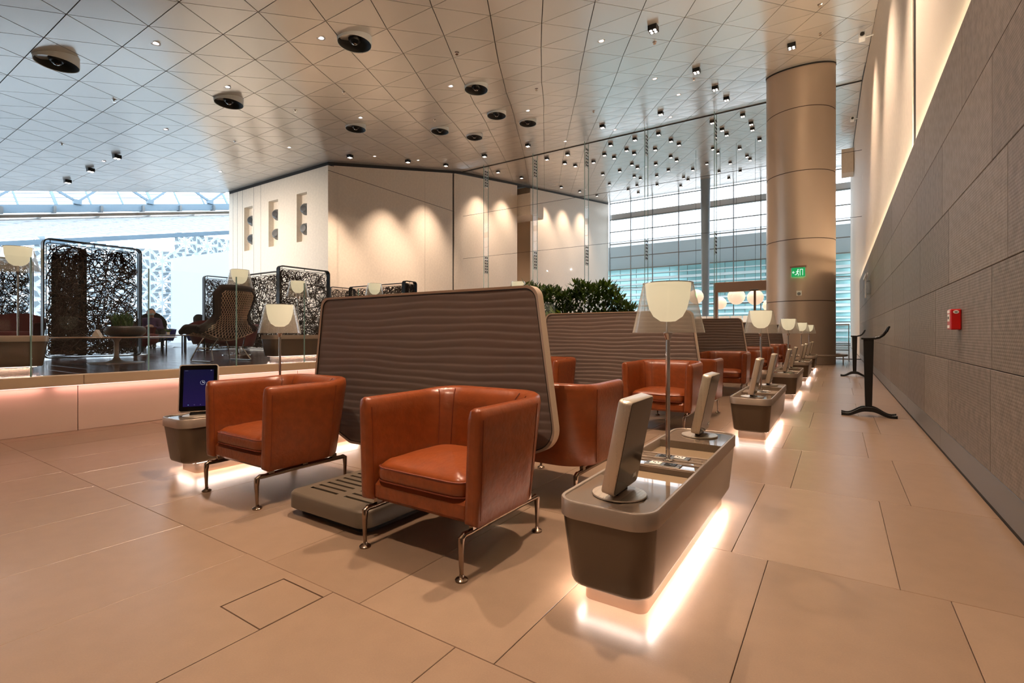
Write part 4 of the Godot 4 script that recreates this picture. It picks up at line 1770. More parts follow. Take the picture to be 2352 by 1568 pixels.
func make_monitor(label: String, face_x: float) -> Node3D:
	# screen on a round foot; the display looks towards face_x along x, leaning back
	var t := thing("seat_monitor", label, "monitor", Vector3.ZERO, 0, "touch screens on the consoles")
	var f := MB.new()
	f.lathe([Vector2(0.1, 0.0), Vector2(0.102, 0.003), Vector2(0.1, 0.007), Vector2(0.06, 0.010), Vector2(0.001, 0.012)], 40)
	obj("foot", f, M.brushed, t)
	var tilt := 0.20 * face_x
	var r := Basis(Vector3.BACK, tilt)
	var c := Vector3(0, 0.026, 0) + r * Vector3(0, 0.178, 0)
	var b := MB.new()
	b.cbox(Vector3(0, 0.016, 0), Vector3(0.028, 0.024, 0.11), 0.005)
	obj("neck", b, M.black, t)
	var hs := MB.new()
	var poly := rr(0.25, 0.35, 0.018, 5)
	hs.prism(poly, -0.024, 0.024, r * Basis(Vector3.UP, PI / 2), c, 0.003)
	var body := obj("case", hs, M.brushed, t)
	var bk := MB.new()
	bk.prism(rr(0.238, 0.338, 0.014, 5), 0.0, 0.002, r * Basis(Vector3.UP, -PI / 2 * face_x), c - r * Vector3(face_x * 0.0235, 0, 0), 0.0)
	obj("back_panel", bk, M.smoked, body)
	var st := MB.new()
	st.box(c + r * Vector3(-face_x * 0.0262, -0.135, -0.07), Vector3(0.001, 0.016, 0.03), r)
	obj("sticker", st, M.paper, body)
	var gl := MB.new()
	gl.prism(rr(0.236, 0.336, 0.014, 5), 0.0, 0.002, r * Basis(Vector3.UP, PI / 2 * face_x), c + r * Vector3(face_x * 0.0235, 0, 0), 0.0)
	var front := obj("screen_glass", gl, M.screen_black, t)
	var sp := MB.new()
	var zx := -face_x
	var q := func(uz: float, uy: float) -> Vector3: return c + r * Vector3(face_x * 0.0262, uy, uz)
	sp.quv(q.call(-0.095 * zx, 0.135), q.call(0.095 * zx, 0.135), q.call(0.095 * zx, -0.135), q.call(-0.095 * zx, -0.135), r * Vector3(face_x, 0, 0))
	obj("display", sp, M.screen_print, front)
	return t


# ---------------------------------------------------------------- the seating bays
const ORD := ["first", "second", "third", "fourth", "fifth"]

func build_bays() -> void:
	var chair: Node3D = null
	var part: Node3D = null
	var vent: Node3D = null
	var con: Node3D = null
	var lamp: Node3D = null
	var mon := {}
	var word := ["nearest", "second", "third", "fourth", "farthest"]
	for k in 5:
		var dz := -PITCH * k
		var zp := -2.38 + dz
		# armchairs: two before the partition, two behind it
		for c in [[-3.06, 0.513, 0.0, "left", "before"], [-1.565, 0.513, 0.0, "right", "before"], [-3.06, -0.535, PI, "left", "behind"], [-1.565, -0.535, PI, "right", "behind"]]:
			if c[3] == "left" and c[4] == "behind":
				continue
			if k > 1 and c[3] == "left":
				continue
			var lab: String
			if c[4] == "before":
				lab = "tan leather armchair facing the viewer %s the %s ribbed partition, %s one" % ["before", word[k], c[3]]
			else:
				lab = "tan leather armchair turned away behind the %s ribbed partition" % word[k]
			var at := Vector3(c[0], 0, zp + c[1])
			if chair == null:
				chair = make_chair(lab)
				chair.position = at
				chair.rotation.y = c[2]
			else:
				copy(chair, at, c[2], lab)
		var plab := "brown ribbed fabric partition with rounded corners, %s along the row" % word[k]
		if part == null:
			part = make_partition(plab)
			part.position = Vector3(-2.33, 0, zp)
		else:
			copy(part, Vector3(-2.33, 0, zp), 0, plab)
		if k < 1:
			vent = make_vent("low slotted floor vent box under the nearest ribbed partition")
			vent.position = Vector3(-2.253, 0, zp)
		# consoles, screens and lamps on the corridor side, and on the left of the nearest bay
		for side in 2:
			if side == 1 and k > 0:
				continue
			var x := -0.692 if side == 0 else -3.95
			var zc := -2.43 + dz
			var who: String = "beside the corridor, %s in the row" % word[k] if side == 0 else "at the left, behind the leftmost armchair"
			if con == null:
				con = make_console("long brown console with glowing foot " + who, 1.66, "consoles beside the armchairs", 0.58)
				con.position = Vector3(x, 0, zc)
			else:
				copy(con, Vector3(x, 0, zc), 0, "long brown console with glowing foot " + who)
			var llab: String = "table lamp with clear conical shade on the " + ("%s corridor console" % word[k] if side == 0 else "left console by the raised floor")
			if lamp == null:
				lamp = make_lamp(llab, 1.0, 0.622, "clear shade lamps on the consoles", 0.3)
				lamp.position = Vector3(x, 0.383, zc)
			else:
				copy(lamp, Vector3(x, 0.383, zc), 0, llab)
			for e in 2:
				if side == 1 and e == 1:
					continue
				var face := -1.0 if side == 0 else 1.0
				var mlab: String = "metal backed screen on the %s end of the %s corridor console" % ["near" if e == 0 else "far", word[k]] if side == 0 else "lit tablet screen with a clock on the left console"
				var at := Vector3(x, 0.3935, zc + (0.64 if e == 0 else -0.655))
				if not mon.has(face):
					mon[face] = make_monitor(mlab, face)
					mon[face].position = at
				else:
					copy(mon[face], at, 0, mlab)
	if mon.has(1.0):
		mon[1.0].rotation.y = -0.55


# ---------------------------------------------------------------- ceiling fittings
const NTH := ["first", "second", "third", "fourth", "fifth", "sixth", "seventh", "eighth", "ninth", "tenth", "eleventh", "twelfth", "thirteenth", "fourteenth", "fifteenth", "sixteenth", "seventeenth", "eighteenth", "nineteenth", "twentieth", "twenty-first", "twenty-second", "twenty-third", "twenty-fourth", "twenty-fifth", "twenty-sixth", "twenty-seventh"]

func places(list: Array) -> Array:
	# says of every ceiling fitting where it comes in its row across the picture
	var shown := []
	var out := []
	for i in list.size():
		var p := pixel(Vector3(list[i][0], ceil_y(list[i][1]), list[i][1]))
		out.append("above the seats, out of view")
		if p.x > 0 and p.x < 2352 and p.y > 0 and p.y < 1568:
			shown.append([p.x, i])
	shown.sort_custom(func(a, b): return a[0] < b[0])
	for k in shown.size():
		out[shown[k][1]] = "%s from the left in the picture" % NTH[k]
	return out

func build_ceiling_fittings() -> void:
	# small recessed downlights
	var db := MB.new()
	db.lathe([Vector2(0.085, 0.004), Vector2(0.085, -0.012), Vector2(0.06, -0.012), Vector2(0.055, 0.0)], 20, Vector3.ZERO, Basis.IDENTITY, false)
	var rim := db.mesh()
	var lb := MB.new()
	lb.lathe([Vector2(0.056, -0.004), Vector2(0.001, -0.010)], 16)
	var lens := lb.mesh()
	var spots := [[-4.7, -11.0], [-4.78, -15.35], [-4.8, -18.17], [-8.52, -6.1], [-8.94, -10.51], [-9.1, -14.85], [-12.05, -6.09], [-12.61, -10.46], [-12.79, -14.73], [-10.52, -4.03], [-16.28, -6.49], [-21.08, -6.52], [-17.01, -10.83], [-22.01, -10.84], [-17.19, -15.04], [-17.19, -17.76], [-11.12, -21.63], [-8.6, -21.7], [-6.1, -21.79],
		[-4.7, -6.3], [-0.8, -6.3], [-4.7, -2.0], [-0.8, -2.0], [-8.6, -2.0], [-4.7, 2.2], [-0.8, 2.2], [-8.6, 2.2]]
	var names := places(spots)
	for i in spots.size():
		var x: float = spots[i][0]
		var z: float = spots[i][1]
		var t := thing("recessed_downlight", "small round recessed ceiling downlight, " + names[i], "downlight", Vector3(x, ceil_y(z), z), 0, "round recessed downlights")
		inst("trim_ring", rim, M.white_steel, t)
		inst("lens", lens, M.lens_small, t)
		spot("down_glow", Vector3(0, -0.03, 0), Vector3(0, -3, 0), 1.1 if x > -8.0 else 7.0, 40.0, Color(1.0, 0.875, 0.768), 0.04, t)
	# black boxes with four lenses
	var qb := MB.new()
	qb.cbox(Vector3(0, -0.06, 0), Vector3(0.20, 0.12, 0.20), 0.006)
	var box := qb.mesh()
	var ql := MB.new()
	ql.lathe([Vector2(0.034, -0.119), Vector2(0.034, -0.126), Vector2(0.001, -0.13)], 14)
	var qlens := ql.mesh()
	var quads := [[-3.51, -11.17, 1], [-6.06, -20.26, 1], [-8.52, -20.07, 1], [-12.36, -20.17, 1], [-14.89, -20.12, 1], [-17.41, -20.08, 2], [-17.31, -17.2, 2], [-17.32, -13.82, 2], [-1.08, -15.72, 6], [-3.57, -15.54, 1], [-3.59, -18.37, 1], [-3.61, -20.56, 1], [-20.01, -6.56, 4], [-22.42, -6.57, 4], [-24.85, -6.58, 4],
		[-0.8, -3.3, 3], [-3.2, -3.2, 3], [-1.05, -7.4, 6], [-3.5, -7.4, 5], [-1.05, -11.2, 6], [-1.6, 0.3, 7]]
	for z in [-24.9, -27.6, -33.2, -36.4, -39.8]:
		quads.append([-17.4, z, 8])
	for r in [[-24.4, [-13.7, -12.4, -9.9, -8.6, -7.4, -4.9, -3.6, -2.3]], [-26.2, [-13.5, -11.0, -9.7, -7.3, -4.8, -3.5]], [-27.4, [-13.4, -12.2, -10.9, -9.7, -8.5, -7.2, -4.8, -3.6, -2.4]], [-30.1, [-10.8, -8.4, -6.0, -3.6, -1.2]], [-31.4, [-13.3, -12.1, -10.9, -9.7, -8.4, -6.0, -4.8, -2.4]], [-34.2, [-12.1, -9.7, -7.2, -4.8]], [-35.5, [-14.5, -12.1, -10.9, -8.4, -6.0, -4.8]], [-38.2, [-13.3, -9.7, -7.2]], [-39.5, [-14.5, -12.1, -9.7, -6.0]], [-42.0, [-14.5, -10.9, -7.2]]]:
		for x in r[1]:
			quads.append([x, r[0], 0])
	var wallz := 0
	var hall := quads.filter(func(q): return q[2] == 1 or (q[2] >= 3 and q[2] < 8))
	var hall_names := places(hall)
	var beyond := quads.filter(func(q): return q[2] == 0 or q[2] == 8)
	beyond.sort_custom(func(p, q): return p[1] > q[1] or (p[1] == q[1] and p[0] < q[0]))
	for q in quads:
		var x: float = q[0]
		var z: float = q[1]
		var lab := "small black four-lens spotlight on the ceiling beyond the glass wall"
		var grp := "four-lens spotlights beyond the glass wall"
		if q[2] == 0 or q[2] == 8:
			var row := 0
			var seat := 0
			for p in beyond:
				if p[1] == q[1] and p[0] < q[0]:
					seat += 1
				if p[1] > q[1] and (beyond.find(p) == 0 or beyond[beyond.find(p) - 1][1] != p[1]):
					row += 1
			lab = "tiny four-lens spotlight beyond the glass wall, %s row back, %s from the left" % [NTH[row], NTH[seat]]
		elif q[2] == 1 or q[2] >= 3:
			lab = "black four-lens spotlight on the hall ceiling, " + hall_names[hall.find(q)]
			grp = "four-lens spotlights on the hall ceiling"
		elif q[2] == 2:
			lab = "four-lens spotlight close to the cream volume, %s of three" % ["farthest", "middle", "nearest"][wallz]
			grp = "four-lens spotlights washing the cream volume"
			wallz += 1
		var t := thing("spotlight_box", lab, "spotlight", Vector3(x, ceil_y(z) - 0.01, z), 0, grp)
		inst("housing", box, M.dark_frame, t)
		for a in [-0.045, 0.045]:
			for b in [-0.045, 0.045]:
				inst("lens", qlens, M.lens, t, Vector3(a, 0, b))
		var aim := Vector3(0, -3, 0)
		var en := 12.0
		var ang := 40.0
		if q[2] == 1:
			en = 18.0
		elif q[2] == 2:
			en = 85.0
			ang = 40.0
		elif q[2] == 3:
			en = 30.0
			ang = 44.0
		elif q[2] == 4:
			en = 46.0
			ang = 42.0
			aim = Vector3(-0.6, -2.4, -7.0)
		elif q[2] == 8:
			en = 38.0
			aim = Vector3(-0.7, -3, 0)
		elif q[2] == 6:
			en = 30.0
			aim = Vector3(1.3, -3, 0)
		elif q[2] == 7:
			en = 22.0
			ang = 46.0
		elif q[2] == 5:
			en = 4.5
		spot("box_glow", Vector3(0, -0.14, 0), aim, en, ang, Color(1.0, 0.875, 0.768) if q[2] != 4 else Color(1.0, 0.93, 0.86), 0.05, t)
	# drum housings with a deep black reflector
	var pb := MB.new()
	pb.lathe([Vector2(0.31, 0.2), Vector2(0.33, 0.19), Vector2(0.33, -0.112), Vector2(0.323, -0.115), Vector2(0.32, -0.10)], 40, Vector3.ZERO, Basis.IDENTITY, false)
	var drum := pb.mesh()
	var pi := MB.new()
	pi.lathe([Vector2(0.32, -0.105), Vector2(0.28, -0.03), Vector2(0.13, 0.02), Vector2(0.001, 0.02)], 32, Vector3.ZERO, Basis.IDENTITY, false)
	var refl := pi.mesh()
	var pl := MB.new()
	pl.lathe([Vector2(0.13, 0.02), Vector2(0.125, -0.03), Vector2(0.10, -0.065), Vector2(0.075, -0.065), Vector2(0.07, -0.10), Vector2(0.03, -0.12), Vector2(0.001, -0.12)], 24)
	var head := pl.mesh()
	var pg := MB.new()
	pg.lathe([Vector2(0.001, -0.135), Vector2(0.04, -0.125), Vector2(0.045, -0.118)], 16)
	var eye := pg.mesh()
	var pods := [[-12.16, -3.06, "nearest the viewer at the left"], [-12.88, -6.55, "at the middle left"], [-8.13, -6.6, "large and nearest, left of centre"], [-8.52, -11.12, "alone in the middle of the ceiling"], [-9.88, -14.05, "left one of the close pair"], [-9.9, -16.15, "right one of the close pair"], [-13.47, -10.98, "above the cream volume's corner"], [-12.38, -13.94, "left one of the far pair"], [-12.4, -16.06, "right one of the far pair"]]
	for q in pods:
		var t := thing("ceiling_drum", "white drum fitting with black reflector, " + q[2], "ceiling fitting", Vector3(q[0], ceil_y(q[1]) - 0.01, q[1]), 0, "white drum fittings on the ceiling")
		inst("drum", drum, M.white_panel, t)
		inst("reflector", refl, M.pit_black, t)
		var h := inst("projector", head, M.black, t)
		inst("eye", eye, M.chrome, h)
	# sprinkler heads
	var sb := MB.new()
	sb.lathe([Vector2(0.05, 0.0), Vector2(0.05, -0.012), Vector2(0.02, -0.016), Vector2(0.015, -0.05), Vector2(0.035, -0.052), Vector2(0.035, -0.058), Vector2(0.001, -0.058)], 14)
	var spr := sb.mesh()
	var heads := [[-14.2, -4.6], [-19.0, -4.9], [-10.9, -8.5], [-12.9, -8.4], [-16.9, -8.8], [-7.3, -8.8], [-3.8, -12.2], [-7.6, -12.9], [-11.6, -12.8], [-3.9, -16.6], [-7.7, -17.3], [-0.35, -13.2], [-0.4, -15.5]]
	var head_names := places(heads)
	for i in heads.size():
		var q: Array = heads[i]
		tag(inst("sprinkler_head", spr, M.chrome, self, Vector3(q[0], ceil_y(q[1]), q[1])), "small chrome ceiling sprinkler head, " + head_names[i], "sprinkler", "sprinkler heads in the ceiling")


# ---------------------------------------------------------------- furniture of the raised lounge
func weave_mesh(w: float, h: float, count: int, sd: int) -> ArrayMesh:
	# a mat of bent branches between x 0..w and y 0..h
	var r := RandomNumberGenerator.new()
	r.seed = sd
	var b := MB.new()
	for i in count:
		var p := Vector2(r.randf() * w, r.randf() * h)
		if r.randf() < 0.3:
			p.y = pow(r.randf(), 2.0) * h * 0.5
		var a := r.randf() * TAU
		var bend := r.randf_range(-3.4, 3.4)
		var z := r.randf_range(-0.04, 0.04)
		var dz := r.randf_range(-0.01, 0.01)
		var pts := []
		var rad := []
		var q := r.randf_range(0.0035, 0.0075)
		var n := r.randi_range(7, 13)
		for k in n:
			pts.append(Vector3(p.x, p.y, z))
			rad.append(q)
			p += Vector2.from_angle(a) * 0.085
			a += bend * 0.085
			z = clampf(z + dz, -0.045, 0.045)
			if p.x < 0.02 or p.x > w - 0.02:
				a = PI - a
				p.x = clampf(p.x, 0.02, w - 0.02)
			if p.y < 0.02 or p.y > h - 0.02:
				a = -a
				p.y = clampf(p.y, 0.02, h - 0.02)
		b.tube(pts, rad, 4)
	return b.mesh()

func screen(at: Vector3, along_x: bool, w: float, h: float, mesh: ArrayMesh, wm: float, label: String) -> void:
	# frame in the plane x = 0..w, turned so that it runs along -z or along -x
	var t := thing("woven_screen", label, "screen", at, PI if along_x else PI / 2, "woven branch screens of the raised lounge")
	var f := MB.new()
	var path := rounded([[0, 0.02, 0.09], [w, 0.02, 0.09], [w, h, 0.09], [0, h, 0.09]], 6)
	var rows := []
	var inn := MB.shrink(path, 0.018)
	for e in [[path, -0.06], [path, 0.06], [inn, 0.06], [inn, -0.06], [path, -0.06]]:
		var ring := PackedVector3Array()
		for p in e[0]:
			ring.append(Vector3(p.x, p.y, e[1]))
		rows.append(ring)
	for i in 4:
		f.grid([rows[i], rows[i + 1]], true, Vector3(0, 0, [0, 1, 0, -1][i]) if i % 2 else Vector3.ZERO)
	obj("frame", f, M.dark_frame, t)
	var ib := MB.new()
	var ip := []
	for p in rounded([[0.05, 0.06, 0.03], [w - 0.05, 0.06, 0.03], [w - 0.05, h - 0.07, 0.03], [0.05, h - 0.07, 0.03]], 4):
		ip.append(Vector3(p.x, p.y, 0))
	ib.tube(ip, 0.007, 6, true)
	for k in 3:
		var x := 0.1 + (w - 0.2) * k / 2.0
		ib.tube([Vector3(x, h - 0.075, 0), Vector3(x, h - 0.01, 0)], 0.006, 5)
	obj("inner_rail", ib, M.dark_frame, t)
	var m := inst("woven_branches", mesh, M.branch, t, Vector3(0.05, 0.06, 0))
	m.scale = Vector3((w - 0.1) / wm, (h - 0.13) / 1.82, 1)
	m.set_meta("kind", "stuff")

func tub_chair(label: String, at: Vector3, turn: float, m: Material, high: float, group: String, k := 1.0) -> Node3D:
	var t := thing("lounge_chair", label, "lounge chair", at, turn, group)
	var b := MB.new()
	var rows := []
	for i in 33:
		var a := lerpf(-2.35, 2.35, i / 32.0)
		var s := absf(a) / 2.35
		var top := lerpf(high, 0.55, s * s * (3 - 2 * s))
		var dir := Vector3(sin(a), 0, -cos(a))
		var ring := PackedVector3Array()
		for e in [[0.25, 0.20], [0.31, 0.35], [0.345, 0.55], [0.37, 1.0], [0.385, 1.0], [0.40, 0.98], [0.385, 0.55], [0.35, 0.33], [0.29, 0.17]]:
			var y: float = e[1] if e[1] < 0.6 else lerpf(0.5, top, (e[1] - 0.5) * 2)
			ring.append((dir * e[0] + Vector3(0, minf(y, top), 0.02)) * k)
		rows.append(ring)
	b.grid(rows, true)
	b.cap(rows[0], Vector3(1, 0, 1))
	b.cap(rows[-1], Vector3(-1, 0, 1))
	obj("shell", b, m, t)
	var c := MB.new()
	c.lathe([Vector2(0.24 * k, 0.2 * k), Vector2(0.315 * k, 0.25 * k), Vector2(0.33 * k, 0.36 * k), Vector2(0.31 * k, 0.405 * k), Vector2(0.2 * k, 0.42 * k), Vector2(0.001, 0.425 * k)], 28, Vector3(0, 0, 0.06 * k))
	obj("seat", c, m, t)
	var f := MB.new()
	f.lathe([Vector2(0.27 * k, 0.0), Vector2(0.27 * k, 0.01), Vector2(0.05 * k, 0.02), Vector2(0.03 * k, 0.04), Vector2(0.03 * k, 0.21 * k)], 28)
	obj("pedestal", f, M.chrome, t)
	return t

func wire_chair() -> void:
	# high winged lounge chair: wire basket over chrome runners, dark quilt inside
	var t := thing("wire_lounge_chair", "high-backed wire mesh lounge chair with dark plum quilt seen from behind", "lounge chair", Vector3(-7.86, PLAT, -3.92), -1.5)
	var S := func(u: float, v: float, off: float) -> Vector3:
		# v: 0 front edge of the seat .. 1 top of the back; u: -1 .. 1 across
		var y: float
		var z: float
		var hw: float
		if v < 0.42:
			var q := v / 0.42
			z = lerpf(0.40, -0.14, q); y = 0.43 - 0.10 * sin(q * PI * 0.62); hw = lerpf(0.40, 0.50, sin(q * PI)) - 0.06 * q
		else:
			var q := (v - 0.42) / 0.58
			z = -0.14 - 0.30 * q - 0.05 * sin(q * PI); y = lerpf(0.335, 1.10, pow(q, 0.92)); hw = lerpf(0.44, 0.24, smoothstep(0.0, 0.45, q)) + 0.05 * smoothstep(0.4, 0.85, q) - 0.07 * smoothstep(0.85, 1.0, q)
		var wing := u * u
		var lift := 0.16 * wing * (1.0 - smoothstep(0.35, 0.6, v)) * smoothstep(0.02, 0.25, v)
		var fwd := 0.10 * wing * smoothstep(0.4, 0.6, v)
		var nb := Vector3(0, -1, -0.25).lerp(Vector3(0, -0.2, -1), smoothstep(0.3, 0.55, v)).normalized()
		return Vector3(u * hw, y + lift, z + fwd) + nb * off
	var q := MB.new()
	for lay in [[0.0, 1.0], [-0.05, -1.0]]:
		var rows := []
		for i in 41:
			var ring := PackedVector3Array()
			for j in 25:
				ring.append(S.call(lerpf(-1, 1, j / 24.0), i / 40.0, lay[0]))
			rows.append(ring)
		q.grid(rows, false, Vector3(0, -0.4, -1) * lay[1])
	var edge := []
	for i in 41: edge.append(S.call(-1.0, i / 40.0, -0.025))
	for j in range(1, 25): edge.append(S.call(lerpf(-1, 1, j / 24.0), 1.0, -0.025))
	for i in range(1, 41): edge.append(S.call(1.0, 1.0 - i / 40.0, -0.025))
	for j in range(1, 24): edge.append(S.call(lerpf(1, -1, j / 24.0), 0.0, -0.025))
	q.tube(edge, 0.038, 8, true)
	obj("quilt", q, M.plum, t)
	var w := MB.new()
	for d in [-1.0, 1.0]:
		for k in range(-9, 28):
			var pts := []
			for i in 45:
				var v := 0.04 + 0.92 * i / 44.0
				var u: float = d * ((v * 19.0 - k) / 9.0)
				if absf(u) <= 0.86:
					pts.append(S.call(u, v, 0.022))
			if pts.size() > 2:
				w.tube(pts, 0.0038, 4)
	obj("wire_mesh", w, M.wire, t)
	for s in [-1.0, 1.0]:
		var r := MB.new()
		r.tube([Vector3(0.16 * s, 0.36, 0.24), Vector3(0.24 * s, 0.2, 0.28), Vector3(0.30 * s, 0.016, 0.34), Vector3(0.30 * s, 0.008, 0.30), Vector3(0.30 * s, 0.008, -0.18), Vector3(0.29 * s, 0.02, -0.23), Vector3(0.24 * s, 0.19, -0.1), Vector3(0.20 * s, 0.36, -0.22)], 0.009, 8)
		obj("runner", r, M.chrome, t)
	var cr := MB.new()
	cr.tube([Vector3(-0.24, 0.2, 0.1), Vector3(0.24, 0.2, 0.1)], 0.008, 6)
	cr.tube([Vector3(-0.24, 0.2, 0.28), Vector3(-0.24, 0.2, -0.1)], 0.008, 6)
	cr.tube([Vector3(0.24, 0.2, 0.28), Vector3(0.24, 0.2, -0.1)], 0.008, 6)
	obj("cross_bar", cr, M.chrome, t)

func build_raised_lounge() -> void:
	var wv := weave_mesh(1.24, 1.82, 520, 3)
	var wv2 := weave_mesh(1.24, 1.82, 520, 8)
	screen(Vector3(-10.6, PLAT, -2.49), false, 1.34, 1.95, wv, 1.24, "large woven branch screen in dark frame behind the oval table")
	screen(Vector3(-10.45, PLAT, -6.38), false, 1.32, 1.95, wv2, 1.24, "woven branch screen whose tall frame stands left of the clear lamp by the partition")
	screen(Vector3(-10.45, PLAT, -10.2), false, 0.5, 1.95, wv, 1.24, "narrow woven branch screen just above the nearest ribbed partition")
	screen(Vector3(-11.3, PLAT, -3.2), true, 1.5, 1.95, wv2, 1.24, "woven branch screen set crosswise behind the oval table screen")
	screen(Vector3(-11.4, PLAT, -7.0), true, 1.6, 1.95, wv, 1.24, "woven branch screen set crosswise behind the wire lounge chair")
	screen(Vector3(-10.8, PLAT, -10.7), true, 2.6, 1.95, wv2, 1.24, "long low woven branch screen along the foot of the cream volume")
	screen(Vector3(-14.0, PLAT, -2.0), false, 1.15, 1.95, wv, 1.24, "woven branch screen at the left edge behind the maroon chair")
	screen(Vector3(-13.9, PLAT, -6.42), false, 1.2, 1.95, wv2, 1.24, "woven branch screen with pale frame left of the wire lounge chair")
	screen(Vector3(-13.8, PLAT, -10.2), false, 1.0, 1.95, wv, 1.24, "short woven branch screen at the corner of the cream volume")
	# consoles with lamps behind the balustrade
	var con := make_console("short brown console with glowing foot behind the glass, cut by the left edge", 1.06, "consoles on the raised floor", 0.7)
	con.position = Vector3(-7.1, PLAT, -1.17)
	var words := ["", "short brown console with glowing foot behind the glass, below the clear lamp"]
	copy(con, Vector3(-7.1, PLAT, -4.67), 0, words[1])
	var lp := make_lamp("clear shade lamp on the short console behind the glass balustrade", 1.0, 0.622, "clear shade lamps on the raised floor", 0.3)
	lp.position = Vector3(-7.1, PLAT + 0.383, -4.67)
	var fl := make_lamp("large clear shade floor lamp at the left edge by the woven screen", 1.62, 1.44, "large floor lamps of the raised lounge", 0.7)
	fl.position = Vector3(-11.2, PLAT, -2.34)
	copy(fl, Vector3(-11.1, PLAT, -5.88), 0, "large clear shade floor lamp behind the wire lounge chair")
	copy(fl, Vector3(-10.95, PLAT, -9.58), 0, "large clear shade floor lamp at the foot of the cream volume")
	copy(fl, Vector3(-7.3, PLAT, -11.4), 0, "large floor lamp whose top shows beside the dark green hedge")
	# oval pedestal table with bowl and card
	var tb := thing("oval_table", "oval pedestal table with thin brown top behind the glass", "table", Vector3(-8.68, PLAT, -2.84), 0.45)
	var top := MB.new()
	var rows := []
	for e in [[0.86, 0.352], [0.97, 0.358], [1.0, 0.366], [0.985, 0.374], [0.95, 0.376]]:
		var ring := PackedVector3Array()
		for j in 56:
			var a := TAU * j / 56
			ring.append(Vector3(cos(a) * 0.52 * e[0], e[1], sin(a) * 0.93 * e[0]))
		rows.append(ring)
	top.grid(rows, true)
	top.cap(rows[0], Vector3.DOWN)
	top.cap(rows[-1], Vector3.UP)
	obj("table_top", top, M.table_top, tb)
	var ped := MB.new()
	ped.lathe([Vector2(0.33, 0.0), Vector2(0.33, 0.008), Vector2(0.12, 0.018), Vector2(0.05, 0.045), Vector2(0.032, 0.09), Vector2(0.03, 0.3), Vector2(0.06, 0.352)], 32)
	obj("pedestal", ped, M.rim_metal, tb)
	var bowl := thing("planter_bowl", "wide dark planter bowl of grass on the oval table", "planter", Vector3(-8.68, PLAT + 0.376, -2.95))
	var bb := MB.new()
	bb.lathe([Vector2(0.10, 0.0), Vector2(0.2, 0.006), Vector2(0.262, 0.05), Vector2(0.275, 0.10), Vector2(0.262, 0.145), Vector2(0.22, 0.168), Vector2(0.19, 0.17), Vector2(0.185, 0.15)], 40)
	bowl.scale = Vector3.ONE * 0.9
	obj("bowl", bb, M.pot, bowl)
	var so := MB.new()
	so.lathe([Vector2(0.19, 0.15), Vector2(0.001, 0.158)], 24)
	obj("soil", so, M.soil, bowl)
	var gm := MultiMesh.new()
	gm.transform_format = MultiMesh.TRANSFORM_3D
	var bl := MB.new()
	bl.quad(Vector3(-0.006, 0, 0), Vector3(0.006, 0, 0), Vector3(0.005, 0.12, 0.018), Vector3(-0.005, 0.12, 0.018), Vector3.BACK)
	bl.quad(Vector3(-0.005, 0.12, 0.018), Vector3(0.005, 0.12, 0.018), Vector3(0.0006, 0.24, 0.075), Vector3(-0.0006, 0.24, 0.075), Vector3.BACK)
	gm.mesh = bl.mesh()
	gm.instance_count = 320
	for i in 320:
		var a := rng.randf() * TAU
		var rad := sqrt(rng.randf()) * 0.13
		var sc := rng.randf_range(0.55, 1.1)
		gm.set_instance_transform(i, Transform3D(Basis(Vector3.UP, rng.randf() * TAU).scaled(Vector3(sc, sc * (1.15 - rad * 3.0), sc * 1.4)), Vector3(cos(a) * rad - 0.03, 0.152, sin(a) * rad + 0.03)))
	var gi := MultiMeshInstance3D.new()
	gi.name = "grass_blades"
	gi.multimesh = gm
	gi.material_override = M.grass
	gi.set_meta("kind", "stuff")
	bowl.add_child(gi)
	var card := MB.new()
	card.prism(PackedVector2Array([Vector2(-0.05, 0), Vector2(0.05, 0), Vector2(0.0, 0.10)]), -0.09, 0.09)
	tag(obj("table_card", card, M.paper, self, Vector3(-8.82, PLAT + 0.376, -2.66), 1.05), "small white folded card on the oval table", "card")
	wire_chair()
	# swivel chairs
	var g := "upholstered swivel chairs of the raised lounge"
	tub_chair("maroon swivel chair at the left edge, its wide back rising behind the console", Vector3(-12.2, PLAT, -2.5), 1.2, M.maroon, 0.72, g, 1.1)
	tub_chair("maroon swivel chair half hidden behind the planter bowl", Vector3(-11.6, PLAT, -4.1), 2.6, M.maroon, 0.66, g)
	tub_chair("maroon swivel chair behind the seat of the wire lounge chair", Vector3(-12.7, PLAT, -5.95), 1.2, M.maroon, 0.75, g)
	tub_chair("maroon swivel chair right of the wire lounge chair", Vector3(-10.0, PLAT, -5.25), 0.3, M.maroon, 0.62, g)
	tub_chair("dark grey high-backed swivel chair with the seated person", Vector3(-16.75, PLAT, -6.3), 1.1, M.navy_cloth, 1.06, g)
	tub_chair("dark grey high-backed swivel chair left of the pale framed screen", Vector3(-15.6, PLAT, -7.35), 1.9, M.navy_cloth, 1.0, g)
	for q in [[-19.6, -7.75, "left"], [-19.0, -8.6, "middle"], [-18.2, -9.2, "right"]]:
		tub_chair("small blue tub chair far back in daylight, %s of three" % q[2], Vector3(q[0], PLAT, q[1]), 1.0, M.blue_cloth, 0.6, "blue tub chairs far back")
